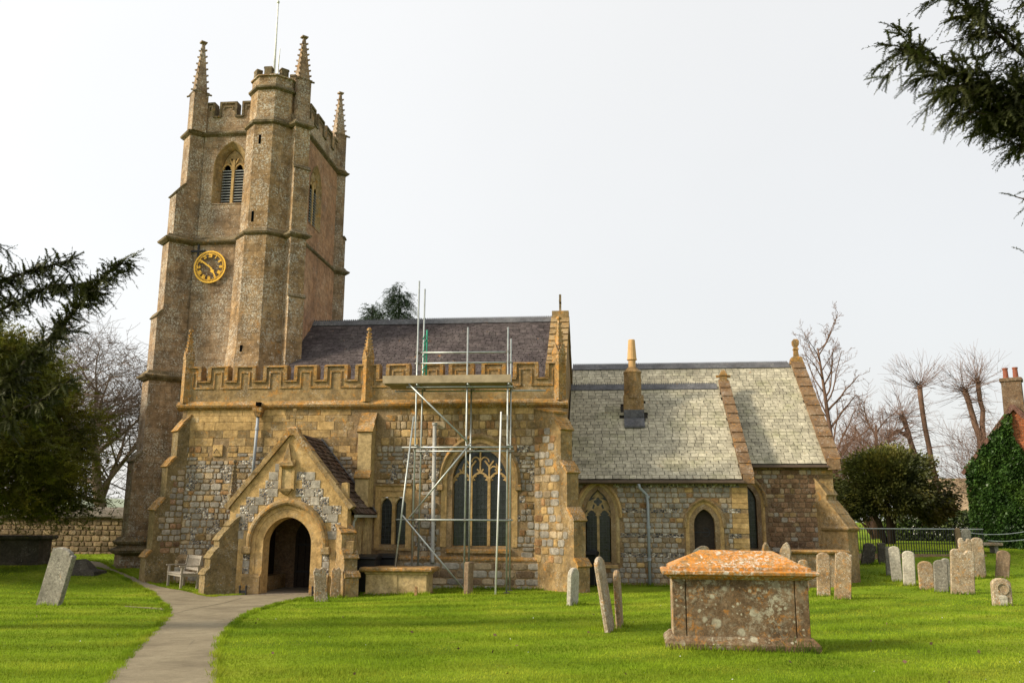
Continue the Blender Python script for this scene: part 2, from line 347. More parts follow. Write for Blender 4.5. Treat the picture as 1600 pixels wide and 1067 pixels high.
stone('slate_grey', (.245,.235,.190), (.325,.312,.252), (.385,.368,.298), 1.3, .35, .05, streak=.12, var=.17, bump=.3, spot=12, wcol=(.42,.41,.34), moss=.32, grime=.18)
stone('slate_under', (.030,.028,.024), (.042,.039,.034), (.055,.05,.044), 2.0, 0, 0, streak=0, bump=.2, grime=.18)
stone('slate_purple', (.052,.045,.050), (.068,.058,.063), (.086,.075,.079), .8, .08, .02, streak=.10, var=.24, bump=.2, spot=15, grime=.18)
stone('stone_tile', (.050,.034,.026), (.078,.050,.036), (.115,.078,.055), 3.0, .30, .15, streak=0, var=.5, spot=10)
stone('lead', (.085,.085,.092), (.115,.115,.122), (.15,.15,.155), 2.0, .12, .02, streak=.25, bump=.12, spot=9, grime=.18)
stone('thatch_coping', (.10,.085,.065), (.145,.125,.10), (.19,.165,.135), 3, .1, .05, streak=0)
stone('brick', (.20,.062,.030), (.30,.092,.040), (.36,.13,.06), 4, .1, .1, streak=.1, var=.35)
stone('roof_tile_red', (.085,.045,.036), (.13,.066,.05), (.165,.09,.066), 3, .15, .05, streak=.1, var=.3)
stone('chimney_stone', (.15,.105,.056), (.22,.155,.078), (.27,.20,.11), 3, .45, .35, spot=12)

def flint(name, sc):
    t = NT(name); cell = t.voro(sc, outp='Color'); sep = t.n('ShaderNodeSeparateColor'); t.l(cell, sep.inputs[0])
    col = t.ramp(sep.outputs[0], [(0, (.035,.035,.04)), (.35, (.085,.085,.09)), (.62, (.20,.19,.175)), (.86, (.46,.43,.38)), (1, (.62,.59,.53))], 'LINEAR')
    col = scalev(t, col, t.ramp(t.noise(60, 3), [(.3, .8), (.7, 1.2)]))
    d = t.voro(sc, 'DISTANCE_TO_EDGE'); j = t.ramp(d, [(.05, 1.0), (.11, 0.0)]); col = t.mix(j, col, (.27,.205,.13))
    t.bump(t.math('MINIMUM', d, .3), .9, .05); t.fin(col, .7, .35)
flint('flint', 14.0)

t = NT('path_tarmac')
c = t.ramp(t.noise(.9, 5, .65), [(.3, (.175,.145,.096)), (.5, (.232,.194,.128)), (.7, (.275,.234,.156))]); c = scalev(t, c, t.ramp(t.noise(5, 6, .75), [(.3, .80), (.7, 1.12)])); gr_ = t.noise(110, 3, .8); c = scalev(t, c, t.ramp(gr_, [(.3, .62), (.7, 1.35)]))
ck_ = t.ramp(t.voro(.7, 'DISTANCE_TO_EDGE', vec=None), [(.0, 1.0), (.010, 0.0)]); c = t.mix(t.math('MULTIPLY', ck_, t.ramp(t.noise(1.1, 3), [(.5, 0.0), (.62, .55)])), c, (.09,.08,.06)); t.bump(t.math('ADD', gr_, t.noise(6, 4)), .5, .02); t.fin(c, .95, .12)
t = NT('grass_ground')
c = t.ramp(t.noise(.35, 5, .6), [(.3, (.080,.135,.008)), (.5, (.140,.205,.012)), (.7, (.222,.262,.024))])
c = scalev(t, c, t.ramp(t.noise(7, 5, .7), [(.3, .72), (.7, 1.25)])); c = scalev(t, c, t.ramp(t.noise(60, 3, .7), [(.3, .6), (.7, 1.3)]))
dn = t.n('ShaderNodeVectorMath'); dn.operation = 'DISTANCE'; t.l(t.scaled((1, 1, 0)), dn.inputs[0]); dn.inputs[1].default_value = (-14, 40, 0); sw_ = t.math('SINE', t.math('MULTIPLY_ADD', t.noise(.25, 2), 1.6, t.math('MULTIPLY', dn.outputs['Value'], 4.6))); c = scalev(t, c, t.math('MULTIPLY_ADD', sw_, .10, 1.0))      # mowing stripes
c = t.mix(t.math('MULTIPLY', t.ramp(t.noise(1.6, 5, .7), [(.60, 0.0), (.74, 1.0)]), .5), c, (.20,.20,.040))
t.bump(t.noise(40, 5, .7), .6, .03); t.fin(c, .95, .04)
def leaf(name, c1, c2, c3, scale=2.0, trans=.25, rough=.6, var=.4, spec=.25):
    t = NT(name); col = t.ramp(t.noise(scale, 4, .6), [(.3, c1), (.5, c2), (.7, c3)]); col = scalev(t, col, t.var(var))
    t.fin(col, rough, spec)
    if trans:
        tr = t.n('ShaderNodeBsdfTranslucent'); t.l(scalev(t, col, 1.5), tr.inputs[0]); mx = t.n('ShaderNodeMixShader'); mx.inputs[0].default_value = trans
        t.l(t.b.outputs[0], mx.inputs[1]); t.l(tr.outputs[0], mx.inputs[2]); t.l(mx.outputs[0], t.out.inputs[0])
leaf('grass_blade', (.092,.158,.010), (.168,.238,.014), (.275,.302,.030), .62, .3, .8, .40, spec=.04)
leaf('yew_dark', (.028,.034,.011), (.044,.050,.014), (.068,.070,.018), 1.2, .12, .6)
leaf('yew_gold', (.042,.054,.008), (.095,.102,.013), (.20,.165,.02), .45, .22, .6, .5)
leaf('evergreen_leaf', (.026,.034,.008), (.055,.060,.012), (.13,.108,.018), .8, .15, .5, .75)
leaf('conifer_needle', (.018,.034,.014), (.028,.050,.020), (.045,.068,.028), .8, .15, .6)
leaf('ivy_leaf', (.020,.045,.010), (.036,.078,.014), (.065,.115,.020), .9, .15, .4, .5)
leaf('hedge_leaf', (.025,.040,.010), (.04,.062,.016), (.07,.085,.025), .9, .15, .6, .5)
leaf('weed_leaf', (.03,.06,.006), (.055,.095,.010), (.09,.12,.02), 4, .25, .6, .4)
def plain(name, c, rough=.6, spec=.4, metal=0.0, nz=.25, scale=8.0, bump=.1):
    t = NT(name); n = t.noise(scale, 5, .65); a = tuple(x*(1-nz) for x in c); b = tuple(min(1, x*(1+nz)) for x in c)
    col = scalev(t, t.ramp(n, [(.3, a), (.7, b)]), t.var(.25)); t.bump(t.noise(scale*6, 3), bump, .01); t.fin(col, rough, spec, metal)
plain('bark_grey', (.155,.115,.082), .9, .1, scale=3, bump=.5); plain('bark_dark', (.045,.032,.024), .9, .1, bump=.5); plain('bark_warm', (.13,.080,.055), .9, .1, scale=2, bump=.5)
plain('twig', (.145,.105,.080), .9, .1, nz=.1); plain('twig_red', (.165,.100,.072), .9, .1, nz=.1)
plain('galvanised', (.36,.385,.37), .42, .5, .55, nz=.2); plain('pole_white', (.72,.72,.70), .35, .5, .2, nz=.06)
plain('scaffold_board', (.33,.26,.17), .85, .2, nz=.25, scale=4); plain('scaffold_net', (.03,.22,.14), .8, .2); plain('coupler', (.13,.11,.09), .6, .4, .6)
plain('gold_leaf', (.78,.44,.035), .38, .6, .35, nz=.06); plain('black_iron', (.018,.018,.020), .55, .4, .2); plain('pipe_grey', (.34,.335,.31), .6, .3, nz=.15); plain('pipe_blue', (.30,.325,.36), .55, .35, nz=.1)
plain('bin_plastic', (.012,.013,.015), .42, .4, nz=.1); plain('bench_wood', (.29,.255,.21), .85, .2, nz=.2, scale=14); plain('oak_dark', (.030,.022,.016), .75, .25, nz=.35, scale=10)
plain('louvre', (.30,.31,.30), .8, .2, nz=.2); plain('pot_buff', (.52,.32,.14), .8, .2, nz=.14, scale=5); plain('pot_red', (.22,.075,.045), .8, .2); plain('gutter', (.11,.075,.058), .6, .3)
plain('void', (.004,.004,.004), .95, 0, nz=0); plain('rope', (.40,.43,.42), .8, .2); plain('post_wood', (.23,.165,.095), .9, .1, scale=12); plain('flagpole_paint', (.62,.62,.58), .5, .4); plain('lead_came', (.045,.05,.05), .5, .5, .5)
plain('hill_green', (.24,.27,.20), .95, .1, scale=.05); plain('white_render', (.62,.60,.56), .9, .2); plain('thatch', (.33,.24,.15), .95, .1, nz=.3, scale=2); plain('floor_slab', (.20,.165,.12), .9, .2)
t = NT('window_glass'); n = t.noise(9, 3); t.fin(t.ramp(n, [(.3, (.010,.013,.013)), (.7, (.030,.036,.034))]), t.ramp(t.noise(5, 3), [(.3, .10), (.7, .30)]), .5); t.bump(t.noise(7, 3), .15, .02)
# ------------------------------------------------------------------ ground and paths
def sheet(name, xs, ys, mat, dz=0.0):
    X, Y = np.meshgrid(xs, ys); Zz = ground_z(X, Y)+dz; v = np.stack([X.ravel(), Y.ravel(), Zz.ravel()], 1); nx = len(xs); f = []
    i = np.arange((len(ys)-1)*nx).reshape(len(ys)-1, nx)[:, :-1].ravel(); f = np.stack([i, i+1, i+nx+1, i+nx], 1)
    return raw_mesh(name, v, f, mat, smooth=True)
xs = np.concatenate([[-900,-500,-250,-120,-80,-60], np.arange(-45, 45, .5), [50,60,80,120,250,500,900]])
ys = np.concatenate([[-300,-120,-60,-30,-15,-8], np.arange(-4, 60, .5), [65,75,90,120,200,400,900,1500]])
structure(sheet('lawn_ground', xs, ys, 'grass_ground'))
def strip(name, A, B, mat, dz, n=10, m=6):
    """path between two edge polylines"""
    def res(P, k):
        P = np.array(P, float); d = np.r_[0, np.cumsum(np.hypot(*np.diff(P, axis=0).T))]; s_ = np.linspace(0, d[-1], k); return np.stack([np.interp(s_, d, P[:, 0]), np.interp(s_, d, P[:, 1])], 1)
    k = n*(len(A)-1)+1; a, b = res(A, k), res(B, k); v = []
    for i in range(k):
        for j in range(m+1):
            q = a[i]+(b[i]-a[i])*j/m; v.append((q[0], q[1], gz(q[0], q[1])+dz))
    f = [(i*(m+1)+j, i*(m+1)+j+1, (i+1)*(m+1)+j+1, (i+1)*(m+1)+j) for i in range(k-1) for j in range(m)]
    return structure(raw_mesh(name, v, f, mat, smooth=True))
PATH_L = [(-2.6,2.0),(-3.9,6.0),(-5.41,9.46),(-6.74,12.58),(-7.9,15.4),(-8.75,17.4),(-9.35,19.1),(-10.2,22.0),(-10.55,23.6),(-9.9,24.46)]
PATH_R = [(-1.4,2.0),(-2.75,6.0),(-4.22,9.63),(-5.20,11.8),(-5.98,13.7),(-6.65,15.6),(-7.15,17.2),(-7.62,19.1),(-7.95,21.3),(-8.05,24.46)]
BR_A = [(-8.75,17.5),(-10.3,20.3),(-12.5,23.8),(-14.2,26.0),(-15.74,27.57),(-18.76,29.9),(-30,36)]
BR_B = [(-9.6,23.2),(-10.6,23.3),(-12.6,25.05),(-14.4,26.75),(-16.3,28.45),(-18.4,31.2),(-28.5,38.2)]
strip('path', PATH_L, PATH_R, 'path_tarmac', .014); strip('path', BR_A, BR_B, 'path_tarmac', .019)
strip('path', [(-9.0,18.2),(-9.9,19.0),(-10.9,19.6)], [(-9.3,18.9),(-9.95,19.35),(-10.95,19.75)], 'path_tarmac', .009, n=4, m=2)

# ------------------------------------------------------------------ the church
church = thing('church', (-6, 30, 0), 'old stone parish church with battlemented clock tower, porch, nave and slate roofed chancel', 'church')
CH = church
YA, YV, YC, YT, YP = 27.0, 29.0, 31.0, 30.0, 24.5       # south faces of aisle, chapel, chancel, tower, porch

def buttress(name, J, d, width, stages, mat, side=1, base=-.2, top_back=.5, capmat='coping', parent=CH, over=.05, zmax=99.0):
    """stepped buttress: J a point on its near face at the wall, d outward direction, stages (z top, projection) from below"""
    d = Vector((d[0], d[1], 0)).normalized(); nrm = Vector((-d.y, d.x, 0))*side      # towards the hidden side
    poly = [(-top_back, base)]; caps = []; z = base
    for k, (zt, L) in enumerate(stages):
        poly += [(L, z), (L, zt)]
        nxt = stages[k+1][1] if k+1 < len(stages) else -.02
        zz = zt+(L-nxt)*1.25
        if k+1 == len(stages): zz = min(zz, zmax)
        caps.append((zt, L, zz, nxt)); z = zz
    poly += [(-.02, z), (-top_back, z)]
    mb = MB().prism(poly, 0, width, (J[0], J[1], 0), d, (0,0,1), nrm); o = mb.build(name, mat, parent)
    for zt, L, zz, nx in caps:
        if L-nx < .06: continue
        s_ = Vector((nx-L, zz-zt)); ln = s_.length; s_ /= ln; n2 = Vector((s_.y, -s_.x))*-1
        a = Vector((L, zt)); b = Vector((nx, zz)); q = .04
        if n2.y < 0: n2 = -n2
        m_ = a+(b-a)*.5
        lo = [a-s_*over-n2*.02, m_-n2*.02, m_+n2*(q+.012), a-s_*over+n2*q]
        hi = [m_-s_*.03-n2*.02, b-n2*.02, b+n2*q, m_-s_*.03+n2*(q*1.5)]
        for pl in (lo, hi):
            MB().prism([tuple(p) for p in pl], -.04, width+.04, (J[0], J[1], 0), d, (0,0,1), nrm).build('weathering_stone', capmat, o, jit=.006)
    return o

def glazed(cx, h, sill, spr, rise, y, parent, nx=4, pitch=.13, diamond=False):
    """one leaded light: pane with its lead lattice"""
    a = arch(cx, h, spr, rise, 8); P = [(cx-h, sill)]+a+[(cx+h, sill)]
    pane = MB().prism(P, y, y+.012).build('pane', 'window_glass', parent)
    mb = MB(); top = spr+rise
    def inside(x):
        u = abs(x-cx)/h
        return spr+rise*math.sqrt(max(0, 1-u**1.6))
    for i in range(1, nx):
        x = cx-h+2*h*i/nx; mb.box(x-.006, x+.006, y-.012, y-.002, sill, inside(x)-.02)
    z = sill+pitch
    while z < spr+rise*.6:
        ww = h if z < spr else h*max(0, 1-((z-spr)/rise)**1.6)**.6
        mb.box(cx-ww, cx+ww, y-.016, y-.004, z-.007, z+.007); z += pitch
    mb.build('leading', 'lead_came', parent)

def cusped(mb, cx, h, spr, rise, y0, y1, w=.05, cusp=True):
    a = arch(cx, h, spr, rise, 10); mb.bar(a, w, y0, y1)
    if cusp:
        for sx in (-1, 1):
            for t_, dl in ((.30, .34), (.68, .30)):
                p = a[int(t_*10)] if sx < 0 else a[-1-int(t_*10)]
                q = (p[0]+(cx-p[0])*dl*1.25, p[1]-h*.10)
                mb.prism([(p[0], p[1]-h*.25), (q[0], q[1]), (p[0]+(cx-p[0])*.15, p[1]+h*.12)], y0+.015, y1-.015)
                
# ---- south aisle wall with its two windows
BW = (-3.885, .84, 1.30, 3.30, .98)            # large traceried window
TW0, TW1 = -7.13, -5.98                        # two-light window
m = MB().panel(-13.6, -1.3, -.4, 5.6, YA, YA+.55, [BW, ((-6.55), .43, 1.35, 2.95, .001)])
m.box(-13.6, -13.05, YA+.55, 30.0, -.4, 5.9); m.box(-1.85, -1.3, YA+.55, 28.6, -.4, 5.9)
aisle = m.build('aisle_wall', 'mortar', CH)
# weathered upper ashlar band and lower rubble, stone by stone
def blocked(x0, x1, z0, z1):
    def hit(a, b, c, d): return x1 > a and x0 < b and z1 > c and z0 < d
    if hit(-5.02, -2.75, 1.08, 3.3): return True
    if hit(-5.02, -2.75, 3.2, 4.62) and abs((x0+x1)/2+3.885) < 1.22-max(0, (z0-3.3))*.62: return True
    if hit(TW0-.03, TW1+.03, 1.08, 3.16): return True
    if hit(-7.66, -7.14, -1, 5.35): return True
    if hit(-10.75, -7.3, -1, 2.3) : return True
    if z0 < 4.7 and z1 > 2.2 and abs((x0+x1)/2+9.0) < (4.62-(z0+z1)/2)*.86-.1: return True
    if hit(-12.5, -12.14, 4.02, 4.42): return True
    return False
rub = []; ash = []; z = .06
while z < 5.58:
    upper = z > 4.22
    hrow = random.uniform(.11, .24) if not upper else random.uniform(.20, .27)
    if z+hrow > 5.58: hrow = 5.585-z
    x = -13.58+random.uniform(0, .2)
    while x < -1.42:
        wd = random.choice((random.uniform(.10, .22), random.uniform(.18, .42))) if (not upper or x > -7.2) else random.uniform(.35, .8)
        edge = upper and (random.random() > .0)
        if x+wd > -1.35: wd = -1.35-x
        if not blocked(x, x+wd, z, z+hrow) and wd > .09:
            zc = z+hrow/2
            if upper and x > -7.2 and zc < 5.3:
                rub.append((stone_shape(random.randrange(9), random.choice(('ashlar_weathered','ashlar_weathered','ashlar','rust_stone','sarsen_warm')), random.choice(VARS)), TRS((x+wd/2, YA, zc), (1,0,0), (0,1,0), (0,0,1), wd-.016, random.uniform(.012,.03), hrow-.016), wd*hrow*.8))
            elif upper or (zc > 3.85 and random.random() < .6 and x < -7.2):
                k = block_shape(random.choice(('ashlar','ashlar','ashlar_weathered')), random.choice(VARS)); ash.append((k, TRS((x+wd/2, YA, zc), (1,0,0), (0,1,0), (0,0,1), wd-.008, random.uniform(.008,.016), hrow-.008), wd*hrow))
            else:
                r = random.random(); pk = random.randrange(9); va = random.choice(VARS)
                base_dark = zc < .95
                if r < .48: mt = 'sarsen'
                elif r < .62: mt = 'sarsen_warm'
                elif r < .70: mt = 'ashlar_weathered'
                elif r < .75: mt = 'rust_stone'
                else: mt = None
                sz = wd*hrow*(1.0 if x > -7 else .9)
                if mt: rub.append((stone_shape(pk, mt, va), TRS((x+wd/2, YA, zc), (1,0,0), (0,1,0), (0,0,1), wd-.022, random.uniform(.018,.04), hrow-.022), sz))
                else: rub.append((block_shape('flint', 0.05), TRS((x+wd/2, YA, zc), (1,0,0), (0,1,0), (0,0,1), wd, .012, hrow), sz*.2))
        x += wd
    z += hrow
place(rub, 'rubble_stone', 'rubble_stones', aisle, 300); place(ash, 'ashlar_block', 'ashlar_blocks', aisle, 200)
# plinth course
for a, b in ((-13.7,-10.8),(-7.2,-1.2)): plinth = MB().prism([(YA-.10,-.3),(YA-.10,.90),(YA-.02,1.0),(YA+.05,1.0),(YA+.05,-.3)], a, b, (0,0,0), (0,1,0), (0,0,1), (1,0,0)).build('plinth', 'mortar', CH)
ps = []; z = -.02
for hrow in (.21, .2, .24, .22):
    x = -13.66
    while x < -1.25:
        wd = random.uniform(.25, .6)
        if not (x+wd > -10.8 and x < -7.15) and x+wd < -1.2: ps.append((stone_shape(random.randrange(9), random.choice(('sarsen','sarsen','sarsen_warm','mortar_dark')), random.choice(VARS)), TRS((x+wd/2, YA-.10, z+hrow/2), (1,0,0), (0,1,0), (0,0,1), wd-.02, .02, hrow-.02), wd*hrow))
        x += wd
    z += hrow
place(ps, 'plinth_stone', 'plinth_stones', plinth, 110)
MB().prism([(YA-.13,.90),(YA-.13,.95),(YA,1.04),(YA+.02,1.04),(YA+.02,.90)], -7.14, -1.25, (0,0,0), (0,1,0), (0,0,1), (1,0,0)).build('plinth_moulding', 'coping', CH, jit=.004)

# ---- cornice, parapet, merlons
MB().prism([(YA+.1,5.50),(YA-.03,5.52),(YA-.13,5.60),(YA-.15,5.66),(YA-.12,5.70),(YA-.03,5.80),(YA+.1,5.80)], -13.78, -1.14, (0,0,0), (0,1,0), (0,0,1), (1,0,0)).build('cornice', 'coping', CH)
par = MB().box(-13.55, -1.25, YA-.03, YA+.25, 5.78, 6.42).build('parapet', 'ashlar_weathered', CH)
MER = [(-13.42,-13.10),(-12.76,-12.20),(-11.87,-11.27),(-10.90,-10.22),(-9.87,-9.23),(-8.88,-8.22),(-7.87,-7.18),(-6.86,-6.21),(-5.72,-5.13),(-4.84,-4.15),(-3.80,-3.14),(-2.80,-2.12),(-1.78,-1.28)]
for a, b in MER:
    o = MB().box(a, b, YA-.03, YA+.25, 6.42, 6.88).build('merlon', 'ashlar_weathered', par)
path = [(-13.5, 6.93)]; inner = []
for i, (a, b) in enumerate(MER):
    if i: path += [(a, 6.45), (a, 6.93)]
    path += [(b, 6.93)]
    if i < len(MER)-1: path += [(b, 6.45)]
for i in range(len(path)-1):
    (x0, z0), (x1, z1) = path[i], path[i+1]
    if abs(z0-z1) < .01: MB().prism([(YA-.09,z0-.04),(YA-.09,z0),(YA+.11,z0+.05),(YA+.31,z0),(YA+.31,z0-.04)], x0-.045, x1+.045, (0,0,0), (0,1,0), (0,0,1), (1,0,0)).build('coping_stone', 'coping', par, jit=.004)
    else: MB().box(x0-.055, x0+.055, YA-.087, YA+.30, min(z0,z1)+.02, max(z0,z1)-.03).build('coping_stone', 'coping', par, jit=.003)
for i, (a, b) in enumerate(MER):
    mb = MB(); mb.bar([(a+.16,6.22),(a+.16,6.73),(b-.16,6.73),(b-.16,6.22)] if b-a > .45 else [(a+.1,6.22),(a+.1,6.73),(b-.1,6.73),(b-.1,6.22)], .045, YA-.06, YA); mb.build('panel_moulding', 'coping', par)
    if i < len(MER)-1: MB().box(b-.18, MER[i+1][0]+.18, YA-.062, YA, 6.20, 6.255).build('panel_moulding', 'coping', par)

def pinnacle(x, y, z0, zs, zt, w, mat='coping', parent=CH, rot=0.0, crockets=7, gab=True):
    o = MB().loft(x, y, [(z0, w, w), (zs, w, w)], rot).build('pinnacle', mat, parent)
    MB().loft(x, y, [(zs-.03, w*1.02, w*1.02), (zs+.02, w*1.12, w*1.12), (zs+.05, w*.82, w*.82), (zt-.12, w*.16, w*.16), (zt-.10, w*.42, w*.42), (zt-.05, w*.45, w*.45), (zt, w*.12, w*.12)], rot).build('spirelet', mat, o, jit=.004)
    for k in range(crockets):
        f = (k+.6)/(crockets+.8); zz = zs+.05+(zt-.15-zs)*f; r = w*(.82+(.16-.82)*f)
        for q in range(4):
            mb = MB(); a = rot+math.pi/4+q*math.pi/2; c, s_ = math.cos(a), math.sin(a); r2 = r*1.42; e = w*.26
            mb.rings([[(x+c*r2*.8-s_*w*.1, y+s_*r2*.8+c*w*.1, zz-.03), (x+c*r2*.8+s_*w*.1, y+s_*r2*.8-c*w*.1, zz-.03), (x+c*r2*.8+s_*w*.1, y+s_*r2*.8-c*w*.1, zz+.045), (x+c*r2*.8-s_*w*.1, y+s_*r2*.8+c*w*.1, zz+.045)],
                      [(x+c*(r2+e)-s_*w*.07, y+s_*(r2+e)+c*w*.07, zz+.0), (x+c*(r2+e)+s_*w*.07, y+s_*(r2+e)-c*w*.07, zz+.0), (x+c*(r2+e)+s_*w*.07, y+s_*(r2+e)-c*w*.07, zz+.05), (x+c*(r2+e)-s_*w*.07, y+s_*(r2+e)+c*w*.07, zz+.05)]])
            mb.build('crocket', mat, o)
    if gab:
        for q in range(4):
            a = rot+q*math.pi/2; U = Vector((math.cos(a), math.sin(a), 0)); W = Vector((-math.sin(a), math.cos(a), 0))
            MB().prism([(-w*1.15, 0), (w*1.15, 0), (0, w*2.4)], w*.95, w*1.12, (x, y, zs-.02), U, (0,0,1), W).build('gablet', mat, o)
    return o
pinnacle(-13.55, YA+.02, 5.74, 7.20, 8.22, .135, rot=math.pi/4); pinnacle(-7.52, YA-.02, 5.74, 7.15, 8.15, .135, rot=math.pi/4); pinnacle(-1.42, YA+.02, 5.74, 7.20, 8.42, .15, rot=math.pi/4)

# ---- nave: wall, gable, roof
MB().box(-11.2, -1.85, 28.45, 28.75, 5.6, 6.66).build('clerestory_wall', 'ashlar_weathered', CH)
MB().box(-13.05, -1.85, YA+.25, 28.45, 5.9, 6.02).build('aisle_roof', 'lead', CH)
gab = MB().prism([(28.6,-.3),(35.3,-.3),(35.3,6.55),(31.9,9.30),(28.45,6.60),(28.45,5.9),(28.6,5.9)], -1.85, -1.35, (0,0,0), (0,1,0), (0,0,1), (1,0,0)).build('nave_gable', 'ashlar_weathered', CH)
EA, RD = (28.38, 6.70), (31.9, 9.43)
nroof = MB().prism([(EA[0],EA[1]-.16),(EA[0],EA[1]-.04),(RD[0],RD[1]-.04),(35.42,6.70),(35.42,6.58),(31.9,9.28)], -11.15, -1.85, (0,0,0), (0,1,0), (0,0,1), (1,0,0)).build('nave_roof', 'slate_under', CH)
MB().box(-11.0, -1.85, 28.25, 28.38, 6.58, 6.68).build('gutter', 'pipe_blue', CH)
def slating(E_, T_, x0, x1, w, gauge, mat, lift=.006, thick=.011, skip=None, wj=.0):
    V = Vector((0, T_[0]-E_[0], T_[1]-E_[1])); L = V.length; V /= L; N = Vector((0, -V.z, V.y)); out_ = []; r = 0; s_ = gauge*.45
    while s_ < L-.04:
        x = x0-random.uniform(0, w)*.5 if not r % 2 else x0-w*.5
        while x < x1:
            ww = w*(1+random.uniform(-wj, wj)); a, b = max(x, x0), min(x+ww, x1)
            if b-a > .05:
                c = Vector((0, E_[0], E_[1]))+V*s_+N*lift; c.x = (a+b)/2
                if not (skip and skip(c.x, s_)): out_.append((slate_shape(random.randrange(6), mat, random.choice(VARS)), TRS(c, (1,0,0), V, N, b-a-.015, gauge*.97, thick*random.uniform(.8,1.3)), (b-a)*gauge*(1-s_/L*.2)))
            x += ww
        s_ += gauge; r += 1
    return out_
place(slating(EA, RD, -11.13, -1.86, .23, .128, 'slate_purple', wj=.1), 'slate', 'nave_slates', nroof, 0)
def ridge(x0, x1, y, z, w=.20, crest=True, mat='lead', step=.085, parent=CH):
    o = MB().prism([(y-w*1.05, z-w*.72),(y-w*1.0, z-w*.62),(y-.02, z+.07),(y+.02, z+.07),(y+w, z-w*.62),(y+w*1.05, z-w*.72),(y, z+.0)], x0, x1, (0,0,0), (0,1,0), (0,0,1), (1,0,0)).build('ridge_tile', mat, parent)
    if crest:
        mb = MB(); x = x0+.04
        while x < x1-.04: mb.prism([(x-.032,z+.06),(x+.032,z+.06),(x+.018,z+.115),(x-.018,z+.115)], y-.012, y+.012); x += step
        mb.build('ridge_crest', mat, o)
    return o
ridge(-11.1, -1.85, 31.9, 9.46, .22)
def coping_run(name, P0, P1, x0, x1, mat, n=8, th=.12, parent=CH):
    """sloping gable coping of separate slabs from eaves P0 to apex P1 in (y, z)"""
    a, b = Vector(P0), Vector(P1); d = (b-a)/n; u = d.normalized(); nn = Vector((-u.y, u.x)); root = None
    for i in range(n):
        p = a+d*i-u*.02; q = a+d*(i+1)+u*.02; lift = .006
        poly = [tuple(p-nn*.03), tuple(q-nn*.03), tuple(q+nn*th*.72), tuple(p+nn*(th+lift*random.uniform(.6,1.3)))]
        MB().prism(poly, x0, x1, (0,0,0), (0,1,0), (0,0,1), (1,0,0)).build(name, mat, parent, jit=.004)
coping_run('gable_coping', (28.35,6.66), (31.9,9.42), -1.95, -1.28, 'ashlar_weathered', 9, .16, gab)
coping_run('gable_coping', (35.45,6.66), (31.9,9.42), -1.95, -1.28, 'ashlar_weathered', 9, -.16, gab)
MB().box(-1.92, -1.30, 31.72, 32.08, 9.38, 9.72).build('apex_stone', 'ashlar_weathered', gab)
cr = MB().box(-1.66, -1.58, 31.86, 31.94, 9.7, 10.38); cr.box(-1.655, -1.585, 31.66, 32.14, 10.05, 10.14); cr.build('gable_cross', 'trim_dark', gab)

# ---- big window
def window_frame_prof(): return [(-.02, YA+.32), (0, YA+.20), (.05, YA+.17), (.06, YA+.10), (.16, YA+.03), (.17, YA-.03), (.34, YA-.03), (.34, YA+.05)]
bw = MB().orders(*BW[:2], BW[2], *BW[3:], window_frame_prof()).build('window', 'ashlar', CH)
hood = MB().orders(BW[0], BW[1], 3.12, BW[3], BW[4], [(.30,YA),(.30,YA-.10),(.36,YA-.13),(.44,YA-.06),(.44,YA+.02)]).build('hood_mould', 'ashlar_weathered', bw)
for sx in (-1, 1): MB().box(BW[0]+sx*1.21-.10, BW[0]+sx*1.21+.10, YA-.15, YA+.02, 2.98, 3.16).build('label_stop', 'ashlar_weathered', bw, bevel=.02)
MB().prism([(YA-.10,1.12),(YA-.10,1.20),(YA+.3,1.36),(YA+.3,1.12)], BW[0]-1.0, BW[0]+1.0, (0,0,0), (0,1,0), (0,0,1), (1,0,0)).build('sill', 'coping', bw)
y0, y1 = YA+.14, YA+.27; tr = MB(); LH = .225; cxs = [BW[0]-.56, BW[0], BW[0]+.56]
for x in (BW[0]-.28, BW[0]+.28): tr.box(x-.045, x+.045, y0, y1, 1.32, 3.42)
for c_ in cxs: cusped(tr, c_, .28, 3.20, .34, y0+.006, y1-.006, .06)
for x in (BW[0]-.28, BW[0]+.28):
    tr.bar([(x,3.40),(x+.0,3.72),(x+.14,3.90)], .05, y0+.002, y1-.002); tr.bar([(x,3.72),(x-.14,3.90)], .05, y0+.004, y1-.004)
for c_ in cxs: tr.bar([(c_,3.54),(c_-.10,3.64)], .045, y0+.008, y1-.008); tr.bar([(c_,3.54),(c_+.10,3.64)], .045, y0+.009, y1-.009)
for c_ in (BW[0]-.42, BW[0]-.14, BW[0]+.14, BW[0]+.42):
    top = 3.98 if abs(c_-BW[0]) < .3 else 3.70
    cusped(tr, c_, .13, top-.12, .15, y0+.01, y1-.01, .04, False)
tr.bar([(BW[0],3.56),(BW[0],4.24)], .045, y0+.003, y1-.003)
for s_ in (-1, 1): tr.bar([(BW[0]+s_*.56,3.60),(BW[0]+s_*.50,3.82)], .04, y0+.005, y1-.005)
tr.build('tracery', 'ashlar', bw)
for c_ in cxs: glazed(c_, .245, 1.33, 3.20, .32, YA+.215, bw, 4, .14)
MB().prism([(BW[0]-.84,3.22)]+arch(BW[0], .84, 3.30, .96)+[(BW[0]+.84,3.22)], YA+.222, YA+.234).build('pane', 'window_glass', bw)
